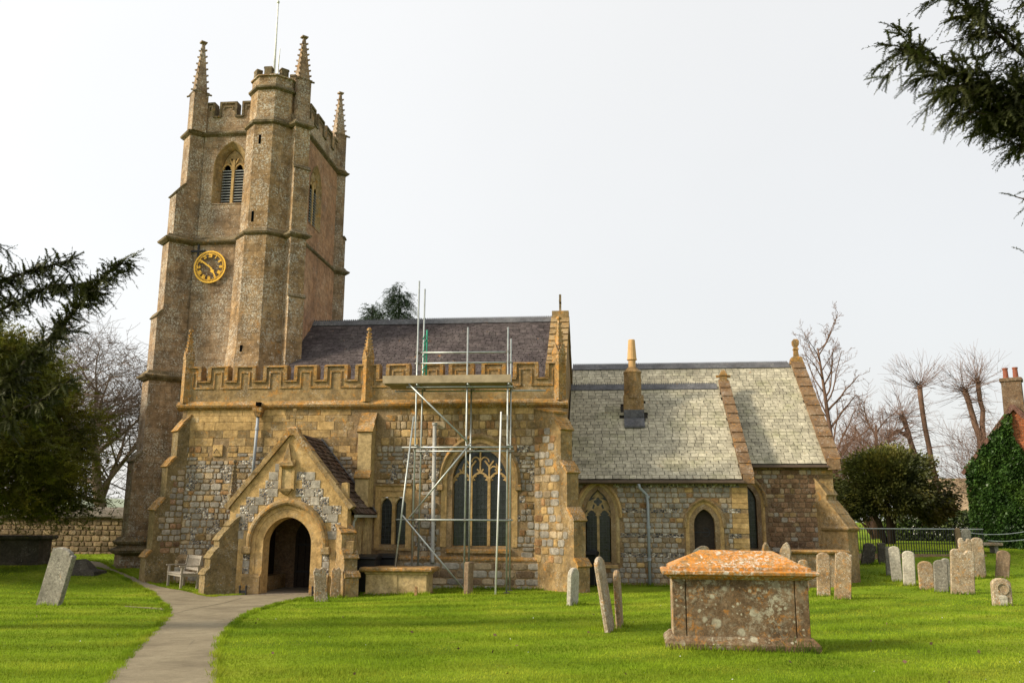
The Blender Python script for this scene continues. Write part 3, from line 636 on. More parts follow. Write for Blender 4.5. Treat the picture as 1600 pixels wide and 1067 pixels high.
# ---- two-light window
tw = MB().box(TW0, TW1, YA-.03, YA+.02, 2.96, 3.12); tw.box(TW0, TW0+.17, YA-.03, YA+.3, 1.2, 2.96); tw.box(TW1-.17, TW1, YA-.03, YA+.3, 1.2, 2.96); tw.box(-6.60, -6.50, YA+.02, YA+.28, 1.36, 2.96); tw.box(TW0+.17, TW1-.17, YA+.0, YA+.3, 2.78, 2.96)
tw = tw.build('window', 'ashlar', CH)
MB().box(TW0+.03, TW1-.02, YA-.09, YA+.0, 3.12, 3.18).build('hood_mould', 'ashlar_weathered', tw)
MB().prism([(YA-.06,1.18),(YA-.06,1.24),(YA+.3,1.37),(YA+.3,1.18)], TW0-.02, TW1+.02, (0,0,0), (0,1,0), (0,0,1), (1,0,0)).build('sill', 'ashlar_weathered', tw)
for c_ in (-6.78, -6.33):
    h_ = .18; mb = MB(); a = arch(c_, h_, 2.48, .28); mm = len(a)//2
    for half, cor in ((a[:mm+1], (c_-h_-.005, 2.79)), (a[mm:], (c_+h_+.005, 2.79))):
        for p, q in zip(half[:-1], half[1:]): mb.prism([cor, p, q], YA+.03, YA+.26)
    mb.build('light_head', 'ashlar_pale', tw); glazed(c_, h_, 1.37, 2.48, .27, YA+.2, tw, 3, .13)

# ---- buttresses of the aisle
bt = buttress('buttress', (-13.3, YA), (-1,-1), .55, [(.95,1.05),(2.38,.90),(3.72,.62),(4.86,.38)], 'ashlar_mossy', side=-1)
sb = buttress('buttress', (-2.2, YA), (1,-1), .46, [(.84,1.92),(2.12,1.76),(3.50,1.48),(4.78,1.22),(5.30,.92)], 'ashlar_weathered', side=1, top_back=.3, zmax=5.49)
bs = []; d_ = Vector((1,-1,0)).normalized()
for row in range(18):
    zc = .98+row*.235; lim = 1.55 if zc < 2.1 else (1.28 if zc < 3.5 else 1.05); u = .02
    while u < lim-.12 and zc < 4.9:
        wd = random.uniform(.18, .46)
        if u+wd < lim and random.random() < .9: bs.append((stone_shape(random.randrange(9), random.choice(('sarsen','sarsen','sarsen','sarsen_warm','ashlar','rust_stone')), random.choice(VARS)), TRS(Vector((-2.2, YA, zc))+d_*(u+wd/2), d_, (.7071,.7071,0), (0,0,1), wd-.02, .02, .212), wd))
        u += wd
place(bs, 'facing_stone', 'facing_stones', sb, 90)
buttress('buttress', (-7.62, YA), (0,-1), .42, [(.95,.72),(3.35,.62),(4.78,.46)], 'ashlar_pale', side=1)
# flint and stone patches on the south-west buttress
bs = []; d_ = Vector((-1,-1,0)).normalized()
for row in range(17):
    zc = 1.12+row*.185; lim = .80 if zc < 2.3 else (.52 if zc < 3.6 else .25); u = .06
    while u < lim-.12:
        wd = random.uniform(.14, .32)
        if u+wd < lim and zc < 4.1:
            c_ = Vector((-13.3, YA, zc))+d_*(u+wd/2); n_ = Vector((-.7071,.7071,0))
            bs.append((stone_shape(random.randrange(9), random.choice(('sarsen','sarsen','sarsen_warm','brown_rubble')), random.choice(VARS)), TRS(c_, d_, n_, (0,0,1), wd-.02, .02, .165), wd))
        u += wd
place(bs, 'facing_stone', 'facing_stones', bt, 60)

# ---- rainwater pipes, plaque
def downpipe(pts, r, mat, parent=CH, head=None, clips=(), shoe=None):
    o = MB().tube(pts, r, 8).build('downpipe', mat, parent, smooth=True)
    for p in clips: MB().lathe(p[0], p[1], [(p[2]-.04, r*1.35), (p[2]+.04, r*1.35)], 10).build('pipe_collar', mat, o)
    return o
dp = downpipe([(-11.02,YA-.12,5.40),(-11.08,YA-.12,3.2)], .048, 'pipe_blue', clips=[(-11.03,YA-.12,4.9)])
MB().loft(-11.0, YA-.16, [(5.28,.08,.08),(5.40,.11,.11),(5.42,.14,.13),(5.56,.15,.15)]).build('hopper', 'coping', dp)
MB().box(-11.06, -10.93, YA-.28, YA-.05, 5.62, 5.74).build('spout_opening', 'void', dp)
dp = downpipe([(-5.29,YA-.13,5.05),(-5.27,YA-.13,.98),(-5.25,YA-.2,.82)], .062, 'pipe_grey', clips=[(-5.29,YA-.13,5.02),(-5.28,YA-.13,3.3),(-5.27,YA-.13,2.1),(-5.27,YA-.13,1.2)])
MB().box(-12.48, -12.16, YA-.05, YA+.02, 4.04, 4.40).build('sundial_plaque', 'ashlar', CH, bevel=.012)
g_ = MB().tube([(-12.36,YA-.05,4.28),(-12.39,YA-.16,4.12)], .012, 5); g_.build('gnomon', 'black_iron', CH)
# ------------------------------------------------------------------ tower (parts of the church)
TX0, TX1, TY1 = -15.1, -11.15, 34.1
core = MB()
core.box(TX0-.12, TX1+.10, YT-.10, TY1+.1, -.3, 6.98); core.box(TX0-.05, TX1+.05, YT-.05, TY1+.05, 6.98, 12.14)
core.box(TX0+.1, TX1-.42, YT+.42, TY1, 12.14, 16.5)
tower = core.build('tower', 'tower_stone', CH)
BL = (-13.97, .66, 13.72, 15.16, 1.02)                       # belfry opening, south
s3 = MB().panel(TX0, TX1, 12.14, 16.5, YT, YT+.42, [BL]).build('belfry_wall', 'tower_stone', CH)
E_M = Matrix(((0,-1,0,TX1),(1,0,0,0),(0,0,1,0),(0,0,0,1)))   # local (u, depth, z) -> east face
e3 = MB().panel(YT+.42, TY1, 12.14, 16.5, 0, .42, [(31.5, .66, 13.2, 14.70, 1.0)]).xf(E_M).build('belfry_wall', 'tower_rosy', CH)
def belfry(cx, h, sill, spr, rise, M=None, y=YT, k=1.0):
    X_ = (lambda mb: mb.xf(M)) if M is not None else (lambda mb: mb)
    h_in = h-.23
    w_ = X_(MB().orders(cx, h, sill, spr, rise, [(.03,y-.02),(.0,y-.01),(-.05,y+.05*k),(h_in-h+.02,y+.22*k),(h_in-h,y+.34*k)])).build('belfry_window', 'ashlar_weathered', CH)
    hi = h_in; lw = (hi-.05)/2; tr = MB(); tr.box(cx-.05, cx+.05, y+.18*k, y+.32*k, sill, spr+rise*.35); top = MB()
    for s_ in (-1, 1):
        c_ = cx+s_*(lw+.05); cusped(tr, c_, lw, spr-.06, .26, y+.2*k, y+.3*k, .06)
    a = arch(cx, hi, spr, rise-.26)
    # pierced head: solid above the two lights
    P = [(cx-hi, spr+.05)]+a+[(cx+hi, spr+.05), (cx+lw+.05, spr+.24), (cx, spr+.02), (cx-lw-.05, spr+.24)]
    X_(MB().prism(P, y+.24*k, y+.30*k)).build('window_head', 'ashlar_weathered', w_)
    tr.bar([(cx,spr+.05),(cx-.17,spr+.42)], .05, y+.19*k, y+.27*k); tr.bar([(cx,spr+.05),(cx+.17,spr+.42)], .05, y+.195*k, y+.275*k)
    for s_ in (-1, 1):
        o_ = MB().lathe(0, 0, [(0,.055),(.01,.055)], 5)
        o_.xf(Matrix(((1,0,0,cx+s_*.10),(0,0,1,y+.228*k),(0,1,0,spr+.38),(0,0,0,1)))); X_(o_).build('piercing', 'void', w_)
    X_(tr).build('tracery', 'ashlar', w_)
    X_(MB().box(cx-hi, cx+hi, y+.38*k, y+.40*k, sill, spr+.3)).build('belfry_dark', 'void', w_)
    X_(MB().prism([(y-.02,sill-.05),(y+.36*k,sill+.12),(y+.36*k,sill-.06)], cx-h, cx+h, (0,0,0), (0,1,0), (0,0,1), (1,0,0))).build('sill', 'ashlar_weathered', w_)
    for s_ in (-1, 1):
        c_ = cx+s_*(lw+.05)
        for kk in range(12):
            z_ = sill+.14+kk*((spr+.02-sill-.14)/12)
            X_(MB().prism([(y+.20*k,z_),(y+.20*k,z_+.022),(y+.36*k,z_+.115),(y+.36*k,z_+.09)], c_-lw+.01, c_+lw-.01, (0,0,0), (0,1,0), (0,0,1), (1,0,0))).build('louvre_slat', 'louvre', w_)
    return w_
belfry(*BL); belfry(31.5, .66, 13.2, 14.70, 1.0, E_M, 0.0, .5)
MB().box(TX1+.04, TX1+.065, YT+.1, TY1-.05, 7.0, 12.1).build('east_face', 'tower_rosy', tower)

# stair turret at the south-east corner
OX, OY = -12.40, 29.95
def octa(ap, z): 
    r = ap/math.cos(math.pi/8); return [(OX+r*math.cos(math.pi/8+k*math.pi/4), OY+r*math.sin(math.pi/8+k*math.pi/4), z) for k in range(8)]
tur = MB().rings([octa(1.12,5.0), octa(1.12,7.0), octa(1.0,8.3), octa(.97,12.05), octa(.88,12.3), octa(.87,16.45), octa(.82,16.65), octa(.80,17.95)]).build('stair_turret', 'turret_stone', CH)
for z_, ap in ((16.48,.86),(17.9,.80)):
    MB().rings([octa(ap-.02,z_-.10), octa(ap+.10,z_-.02), octa(ap+.11,z_+.04), octa(ap+.0,z_+.16)]).build('string_course', 'trim_dark', tur)
MB().rings([octa(.79,17.95), octa(.79,18.36), octa(.85,18.38), octa(.85,18.43), octa(.74,18.47)]).build('turret_parapet', 'turret_stone', tur)
for k in range(8):
    a0 = k*math.pi/4; U = Vector((-math.sin(a0), math.cos(a0), 0)); W = Vector((math.cos(a0), math.sin(a0), 0))
    MB().prism([(-.14,18.44),(.14,18.44),(.14,18.66),(.17,18.68),(.15,18.75),(-.15,18.75),(-.17,18.68),(-.14,18.66)], .60, .83, (OX,OY,0), U, (0,0,1), W).build('turret_merlon', 'trim_dark', tur)
for x_, z_, hh, ap in ((-12.52,15.62,.36,.87),(-12.60,12.62,.40,.88),(-12.62,10.05,.42,.97),(-12.63,7.62,.42,1.04)):
    MB().box(x_-.045, x_+.045, OY-ap-.006, OY-ap+.1, z_, z_+hh).build('slit_window', 'void', tur)

# angle buttresses
JSW = Vector((-15.2, 30.0, 0)); WSW = .72
sw = buttress('tower_buttress', JSW, (-1,-1), WSW, [(.95,1.62),(4.05,1.46),(6.95,1.20),(9.25,1.10),(12.12,.92),(14.0,.80),(16.45,.47)], 'tower_stone', side=-1, base=0, capmat='trim_dark', top_back=.6)
JSE = Vector((-11.70, 29.76, 0))
buttress('tower_buttress', JSE, (1,-1), .60, [(6.95,.86),(9.85,.84),(12.1,.74),(14.75,.70),(16.45,.58)], 'turret_stone', side=1, base=5, capmat='trim_dark', top_back=.5, over=.02)
buttress('tower_buttress', (-11.22, 34.0), (1,1), .75, [(6.95,.80),(9.6,.76),(12.1,.68),(13.6,.62),(16.45,.50)], 'tower_stone', side=1, base=0, capmat='trim_dark', top_back=.6, over=.03)
buttress('tower_buttress', (-15.1, 34.0), (-1,1), .72, [(4.0,1.2),(6.95,1.0),(12.1,.8),(16.45,.5)], 'tower_stone', side=-1, base=0, capmat='trim_dark', top_back=.6)
def string_run(pts, z, pr, name='string_course', mat='trim_dark', prof=((0,-.10),(.10,-.02),(.12,.04),(.03,.10),(-.03,.20)), parent=None):
    P = [Vector((p[0], p[1])) for p in pts]; rs = []
    for i, p in enumerate(P):
        d1 = (p-P[i-1]).normalized() if i else (P[1]-p).normalized(); d2 = (P[i+1]-p).normalized() if i < len(P)-1 else d1
        n1 = Vector((d1.y, -d1.x)); n2 = Vector((d2.y, -d2.x)); m_ = (n1+n2); m_ = m_/max(m_.length_squared/2, .3)
        rs.append([(p.x+m_.x*o*pr, p.y+m_.y*o*pr, z+dz*pr**.5) for o, dz in prof])
    return MB().rings(rs).build(name, mat, parent or tower, jit=.004)
dsw, nsw = Vector((-.7071,-.7071)), Vector((-.7071,.7071)); dse, nse = Vector((.7071,-.7071)), Vector((.7071,.7071))
def outline(L, wy, ap, Lse, Lne):
    j = Vector((-15.2, wy)); q = ap*math.tan(math.pi/8); je = Vector((-11.70, 29.76))
    return [j+nsw*WSW+dsw*.3, j+nsw*WSW+dsw*L, j+dsw*L, j, (OX-ap, wy), (OX-ap, OY-q), (OX-q, OY-ap), (OX+q, OY-ap), (OX+ap*.93, OY-q*1.2), je+dse*Lse, je+dse*Lse+nse*.60, (TX1, 29.98), (TX1, 33.95), (-11.22+.7071*Lne, 34.0+.7071*Lne), (-11.22+.7071*Lne-.5, 34.5+.7071*Lne)]
string_run(outline(.48, YT, .86, .60, .52), 16.5, 1.0); string_run(outline(.93, YT-.05, .92, .76, .70), 12.17, 1.15)
string_run(outline(1.20, YT-.10, 1.08, .86, .80)[:5], 7.02, 1.3)
string_run([p for p in outline(1.5, YT-.12, 1.0, .8, .8)[:4]], .98, 1.8); string_run([p for p in outline(1.52, YT-.12, 1.0, .8, .8)[:4]], 1.28, 1.0); string_run([p for p in outline(1.66, YT-.12, 1.0, .8, .8)[:4]], .30, 1.3)

# parapet and battlements
tp = MB(); tp.box(TX0, TX1, YT-.0, YT+.28, 16.62, 17.2); tp.box(TX1-.28, TX1, YT+.28, TY1, 16.62, 17.2); tp.box(TX0, TX0+.28, YT+.28, TY1, 16.62, 17.2); tp.box(TX0, TX1, TY1-.28, TY1, 16.62, 17.2)
tp = tp.build('tower_parapet', 'tower_stone', CH)
MB().box(TX0+.2, TX1-.2, YT+.2, TY1-.2, 16.5, 16.7).build('tower_roof', 'lead', CH)
def merl(a, b, axis, pos):
    X_ = (lambda mb: mb) if axis == 'x' else (lambda mb: mb.xf(Matrix(((0,-1,0,pos),(1,0,0,0),(0,0,1,0),(0,0,0,1)))))
    y_ = pos if axis == 'x' else 0.0
    X_(MB().box(a, b, y_, y_+.28, 17.2, 17.74)).build('tower_merlon', 'tower_stone', tp)
    X_(MB().bar([(a-.02,17.22),(a-.02,17.78),(b+.02,17.78),(b+.02,17.22)], .08, y_-.05, y_+.33)).build('merlon_coping', 'trim_dark', tp, jit=.004)
    X_(MB().bar([(a+.12,17.5),(a+.12,17.62),(b-.12,17.62),(b-.12,17.5)], .04, y_-.03, y_+.02)).build('merlon_moulding', 'trim_dark', tp)
for a, b in ((-15.1,-14.84),(-14.52,-13.95),(-13.63,-13.2)): merl(a, b, 'x', YT)
for a, b in ((-14.84,-14.52),(-13.95,-13.63)): MB().box(a, b, YT-.05, YT+.33, 17.18, 17.25).build('crenel_coping', 'trim_dark', tp)
for a, b in ((30.45,30.95),(31.35,32.0),(32.4,33.05),(33.4,33.9)): merl(a, b, 'y', TX1)
for a, b in ((30.95,31.35),(32.0,32.4),(33.05,33.4)): MB().box(TX1-.33, TX1+.05, a, b, 17.18, 17.25).build('crenel_coping', 'trim_dark', tp)
for a in (30.4, 31.5, 32.6): MB().box(TX0, TX0+.28, a, a+.6, 17.2, 17.78).build('tower_merlon', 'tower_stone', tp)
for a in (-14.6, -13.4, -12.3): MB().box(a, a+.6, TY1-.28, TY1, 17.2, 17.78).build('tower_merlon', 'tower_stone', tp)
pinnacle(-15.42, 29.90, 16.55, 18.15, 20.40, .27, 'tower_stone', CH, math.pi/4, 7, False)
pinnacle(-11.38, 29.98, 16.55, 18.52, 20.45, .27, 'tower_stone', CH, math.pi/4, 7, False)
pinnacle(-11.18, 34.1, 16.55, 18.15, 20.2, .25, 'tower_stone', CH, math.pi/4, 7, False)
pinnacle(-15.3, 34.2, 16.55, 18.1, 19.0, .22, 'tower_stone', CH, math.pi/4, 5, False)
for x_, y_, z_ in ((-15.42,29.90,18.13),(-11.38,29.98,18.5),(-11.18,34.1,18.13)):
    for q in range(4):
        a = q*math.pi/2; MB().tube([(x_+.30*math.cos(a), y_+.30*math.sin(a), z_), (x_+.50*math.cos(a), y_+.50*math.sin(a), z_-.06)], [.05,.035], 5).build('gargoyle', 'trim_dark', tower)
# flagpole
fp = MB().tube([(-12.62,30.25,18.3),(-12.64,30.25,22.1)], [.045,.032], 8).build('flagpole', 'flagpole_paint', CH, smooth=True)
MB().lathe(-12.64, 30.25, [(22.08,.03),(22.12,.06),(22.18,.06),(22.22,.02)], 8).build('truck', 'flagpole_paint', fp)
MB().tube([(-12.47,30.2,18.4),(-12.45,30.2,19.6),(-12.42,30.2,20.1)], [.045,.03,.012], 6).build('mast_tabernacle', 'flagpole_paint', fp)
# clock
KX, KZ, KY = -14.46, 11.20, YT-.11; KR = .615
def ring(mb, r0, r1, y0, y1, n=48):
    rs = []
    for i in range(n+1):
        a = 2*math.pi*i/n; c, s_ = math.cos(a), math.sin(a); rs.append([(KX+r*c, y, KZ+r*s_) for r, y in ((r0,y0),(r1,y0),(r1,y1),(r0,y1))])
    return mb.rings(rs, cap=False)
ck = ring(MB(), KR-.045, KR, KY-.03, KY+.0).build('clock', 'gold_leaf', CH)
ring(MB(), .355, .375, KY-.02, KY+.0).build('inner_ring', 'black_iron', ck); ring(MB(), KR-.125, KR-.11, KY-.02, KY).build('minute_ring', 'gold_leaf', ck)
mb = MB()
for i in range(60):
    a = 2*math.pi*i/60; c, s_ = math.sin(a), math.cos(a); U = Vector((s_,0,-c)); V = Vector((c,0,s_))
    mb.prism([(-.009,KR-.115),(.009,KR-.115),(.009,KR-.04),(-.009,KR-.04)], KY-.02, KY-.005, (KX,0,KZ), U, V, (0,1,0))
mb.build('minute_marks', 'gold_leaf', ck)
def strokes(num):
    g = {'I': [((0,0),(0,1))], 'V': [((-.42,1),(0,0)),((0,0),(.42,1))], 'X': [((-.42,0),(.42,1)),((-.42,1),(.42,0))]}; wd = {'I': .42, 'V': .95, 'X': .95}
    tot = sum(wd[c] for c in num); x = -tot/2; out_ = []
    for ch in num:
        x += wd[ch]/2; out_ += [((x+a[0], a[1]), (x+b[0], b[1])) for a, b in g[ch]]; x += wd[ch]/2
    return out_, tot
for i, num in enumerate(('XII','I','II','III','IIII','V','VI','VII','VIII','IX','X','XI')):
    a = 2*math.pi*i/12; c, s_ = math.sin(a), math.cos(a); U = Vector((s_,0,-c)); V = Vector((c,0,s_)); st, tot = strokes(num); mb = MB(); hs = .125; ws = min(.075, .19/tot)
    for p, q in st:
        p_ = Vector((p[0]*ws, .365+p[1]*hs)); q_ = Vector((q[0]*ws, .365+q[1]*hs)); d_ = (q_-p_).normalized(); n_ = Vector((-d_.y, d_.x))*.013
        mb.prism([tuple(p_-n_), tuple(q_-n_), tuple(q_+n_), tuple(p_+n_)], KY-.03, KY-.008, (KX,0,KZ), U, V, (0,1,0))
    for zz in (.365, .365+hs): mb.prism([(-tot*ws/2,zz-.007),(tot*ws/2,zz-.007),(tot*ws/2,zz+.007),(-tot*ws/2,zz+.007)], KY-.027, KY-.01, (KX,0,KZ), U, V, (0,1,0))
    mb.build('numeral', 'gold_leaf', ck)
for nm, ang, L, poly in (('minute_hand', 2*math.pi*51.0/60, .55, [(-.018,-.14),(.018,-.14),(.026,0),(.030,.36),(.0,.56),(-.030,.36),(-.026,0)]), ('hour_hand', 2*math.pi*(4.86/12), .4, [(-.022,-.10),(.022,-.10),(.02,.12),(.075,.20),(.025,.27),(.014,.44),(-.014,.44),(-.025,.27),(-.075,.20),(-.02,.12)])):
    c, s_ = math.sin(ang), math.cos(ang); y_ = KY-.06 if nm[0] == 'm' else KY-.045
    MB().prism(poly, y_, y_+.012, (KX,0,KZ), (s_,0,-c), (c,0,s_), (0,1,0)).build(nm, 'gold_leaf', ck)
MB().lathe(0, 0, [(0,.03),(.06,.03)], 10).xf(Matrix(((1,0,0,KX),(0,0,1,KY-.065),(0,1,0,KZ),(0,0,0,1)))).build('hand_boss', 'gold_leaf', ck)
tie = MB().box(-15.01, -14.94, YT-.10, YT-.06, 11.55, 12.12); tie.box(-15.25, -14.70, YT-.102, YT-.062, 11.80, 11.87); tie.build('wall_tie', 'black_iron', CH)

# ------------------------------------------------------------------ chapel
CW = (-.29, .41, .78, 2.30, .78); CD = (3.08, .33, .02, 1.98, .50); VX1 = 4.46
cw = MB().panel(-1.4, VX1, -.4, 3.42, YV, YV+.5, [CW, CD])
cw.prism([(YV+.5,-.4),(33.4,-.4),(33.4,6.9),(YV+.5,3.9),(YV+.5,-.4)][:-1], VX1-.5, VX1, (0,0,0), (0,1,0), (0,0,1), (1,0,0)); cw.prism([(YV,3.42),(YV+.5,3.42),(YV+.5,3.85)], VX1-.5, VX1, (0,0,0), (0,1,0), (0,0,1), (1,0,0))
chapel = cw.build('chapel_wall', 'mortar', CH)
def cblk(x0, x1, z0, z1):
    for c_, h, s_, sp, ri, mg in ((*CW, .30), (*CD, .27)):
        zz = (z0+z1)/2; hw = h+mg
        if zz > sp: hw = (h+mg)*max(0, 1-((zz-sp)/(ri+mg+.06))**1.7)**.6 if zz < sp+ri+mg+.06 else 0
        if hw > 0 and x1 > c_-hw and x0 < c_+hw and z1 > s_-.1: return True
    return False
blk = []; fl = []; z = .16
bands = ((.92,1.06),(1.60,1.74),(2.28,2.42),(3.12,3.24))
rows = []
while z < 3.36:
    b = [q for q in bands if abs(z-q[0]) < .085]
    if b: rows.append((z, .135, 'flint')); z += .135
    else: h_ = random.uniform(.15,.175); rows.append((z, h_, 'block')); z += h_
for z, h_, kd in rows:
    tan = (2.85 < z < 3.1 and random.random() < .5) or z > 3.24
    if kd == 'flint':
        x = -1.38
        while x < VX1-.35:
            if not cblk(x, x+.2, z, z+h_): fl.append((block_shape('flint', 0.05), TRS((x+.1, YV, z+h_/2), (1,0,0), (0,1,0), (0,0,1), .2, .012, h_), .01))
            x += .2
        continue
    x = -1.38+random.uniform(0,.15); lim = VX1-random.choice((.32,.5))
    while x < lim:
        wd = random.uniform(.18,.28) if not tan else random.uniform(.3,.5); wd = min(wd, lim-x)
        if wd > .07 and not cblk(x, x+wd, z, z+h_):
            mt = 'ashlar' if tan else random.choices(('sarsen','sarsen_warm','rust_stone','ashlar'), (.74,.20,.04,.02))[0]
            blk.append((stone_shape(random.randrange(9), mt, random.choice(VARS)), TRS((x+wd/2, YV, z+h_/2), (1,0,0), (0,1,0), (0,0,1), wd-.014, random.uniform(.018,.03), h_-.014), wd*h_))
        x += wd
    blk.append((block_shape('ashlar', random.choice(VARS)), TRS(((lim+VX1)/2+.004, YV, z+h_/2), (1,0,0), (0,1,0), (0,0,1), VX1-lim, .024, h_-.006), .2))
place(blk, 'walling_block', 'walling_blocks', chapel, 300); place(fl, 'flint_band', 'flint_bands', chapel, 0)
prof = lambda y: [(-.02,y+.34),(0,y+.20),(.07,y+.13),(.08,y+.06),(.16,y-.01),(.20,y-.03),(.27,y-.03),(.27,y+.05)]
w_ = MB().orders(*CW[:2], CW[2], *CW[3:], prof(YV)).build('window', 'ashlar_pale', CH)
MB().orders(CW[0], CW[1], 2.2, CW[3], CW[4], [(.25,YV),(.25,YV-.07),(.30,YV-.10),(.36,YV-.04),(.36,YV+.02)]).build('hood_mould', 'ashlar', w_)
MB().prism([(YV-.07,.62),(YV-.07,.70),(YV+.3,.82),(YV+.3,.62)], CW[0]-.62, CW[0]+.62, (0,0,0), (0,1,0), (0,0,1), (1,0,0)).build('sill', 'ashlar', w_)
tr = MB(); tr.box(CW[0]-.04, CW[0]+.04, YV+.13, YV+.25, .8, 2.42)
for s_ in (-1, 1): cusped(tr, CW[0]+s_*.205, .205, 2.18, .28, YV+.14, YV+.24, .055)
qf = []
for i in range(33):
    a = 2*math.pi*i/32; r = .115+.05*abs(math.cos(2*a)); qf.append((CW[0]+r*math.cos(a), 2.70+r*math.sin(a)))
tr.bar(qf, .05, YV+.145, YV+.235); tr.build('tracery', 'ashlar_pale', w_)
# stone web between lights and quatrefoil
web = MB(); 
for s_ in (-1, 1):
    web.prism([(CW[0]+s_*.205,2.47),(CW[0]+s_*.15,2.62),(CW[0]+s_*.17,2.78),(CW[0]+s_*.33,2.70),(CW[0]+s_*.40,2.42)], YV+.17, YV+.22); web.prism([(CW[0],2.34),(CW[0]+s_*.14,2.47),(CW[0]+s_*.1,2.58),(CW[0],2.54)], YV+.171, YV+.221)
    web.prism([(CW[0],2.87),(CW[0]+s_*.12,2.82),(CW[0]+s_*.2,2.83),(CW[0],3.06)], YV+.172, YV+.219)
web.build('tracery_web', 'ashlar_pale', w_)
for s_ in (-1, 1): glazed(CW[0]+s_*.205, .17, .8, 2.18, .26, YV+.2, w_, 3, .16)
MB().prism([(CW[0]-.41,2.2)]+arch(CW[0], .41, 2.30, .76)+[(CW[0]+.41,2.2)], YV+.222, YV+.234).build('pane', 'window_glass', w_)
d_ = MB().orders(*CD[:2], CD[2], *CD[3:], prof(YV)).build('doorway', 'ashlar', CH)
MB().orders(CD[0], CD[1], 1.9, CD[3], CD[4], [(.24,YV),(.24,YV-.08),(.30,YV-.11),(.35,YV-.04),(.35,YV+.02)]).build('hood_mould', 'ashlar_weathered', d_)
dr = MB().prism([(CD[0]-.33,-.1)]+arch(*[CD[0],.33,CD[3],CD[4]])+[(CD[0]+.33,-.1)], YV+.22, YV+.28).build('door', 'oak_dark', d_)
for z_ in (.9, 1.75):
    pts = [(CD[0]-.30,z_)]+[(CD[0]-.30+.1*k, z_) for k in range(1, 6)]; MB().bar(pts, .035, YV+.205, YV+.222).build('strap_hinge', 'black_iron', dr)
    MB().bar([(CD[0]+.05+.13*math.cos(a), z_+.13*math.sin(a)) for a in np.linspace(-2.2, 2.2, 14)], .025, YV+.207, YV+.222).build('scroll_hinge', 'black_iron', dr)
ES, TS = (28.86, 3.42), (33.6, 7.12)
croof = MB().prism([(28.84,3.30),(28.84,3.36),(33.6,7.06),(35.0,6.0),(35.0,5.9),(33.6,6.98)], -1.32, VX1-.06, (0,0,0), (0,1,0), (0,0,1), (1,0,0)).build('chapel_roof', 'slate_under', CH)
sk = lambda x, s_: .62 < x < 1.42 and 3.55 < s_ < 4.95
place(slating(ES, TS, -1.30, VX1-.16, .262, .205, 'slate_grey', skip=sk, wj=.12), 'slate', 'chapel_slates', croof, 300)
ridge(-1.3, VX1-.25, 33.6, 7.14, .24)
coping_run('gable_coping', (28.92,3.50), (33.75,7.30), VX1-.16, VX1+.22, 'coping_brown', 10, .12, chapel)
MB().prism([(28.75,3.28),(29.2,3.28),(29.2,3.70),(28.8,3.55)], VX1-.14, VX1+.20, (0,0,0), (0,1,0), (0,0,1), (1,0,0)).build('kneeler', 'coping_brown', chapel, jit=.01)
fn = MB().loft(VX1+.03, 33.72, [(7.25,.13,.13),(7.5,.11,.11),(7.52,.14,.14),(7.6,.12,.12),(7.75,.05,.05)]); fn.box(VX1-.24, VX1+.30, 33.66, 33.78, 7.46, 7.54); fn.build('finial', 'coping', chapel)
gt = MB().prism([(28.70,3.30),(28.70,3.38),(28.86,3.38),(28.86,3.30),(28.82,3.26),(28.74,3.26)], -.95, VX1-.14, (0,0,0), (0,1,0), (0,0,1), (1,0,0)).build('gutter', 'gutter', CH)
dp = downpipe([(1.03,28.78,3.28),(1.05,28.80,3.14),(1.28,28.93,2.92),(1.31,28.94,2.6),(1.31,28.94,-.05)], .048, 'pipe_blue', clips=[(1.31,28.94,2.85),(1.31,28.94,1.9),(1.31,28.94,.9)])
# chimney on the chapel roof
ck_ = MB().loft(1.02, 32.05, [(5.6,.36,.30),(6.55,.36,.30)]).build('chimney', 'chimney_stone', CH)
MB().loft(1.02, 31.78, [(5.72,.36,.16),(6.0,.36,.12)]).build('chimney_flashing', 'lead', ck_)
MB().prism([(31.2,5.29),(31.85,5.80),(31.85,5.74),(31.2,5.23)], .66, 1.38, (0,0,.08), (0,1,0), (0,0,1), (1,0,0)).build('chimney_flashing', 'lead', ck_)
MB().lathe(1.0, 32.05, [(6.45,.36),(6.62,.335),(7.1,.335),(7.36,.33),(7.38,.35),(7.42,.35),(7.50,.26),(7.60,.17)], 8, math.pi/8).build('chimney_shaft', 'chimney_stone', ck_)
MB().lathe(1.0, 32.05, [(7.56,.13),(7.86,.135),(7.88,.185),(7.92,.185),(7.93,.17),(8.58,.125),(8.62,.125),(8.64,.11),(8.6,.08)], 14).build('chimney_pot', 'pot_buff', ck_, smooth=False)

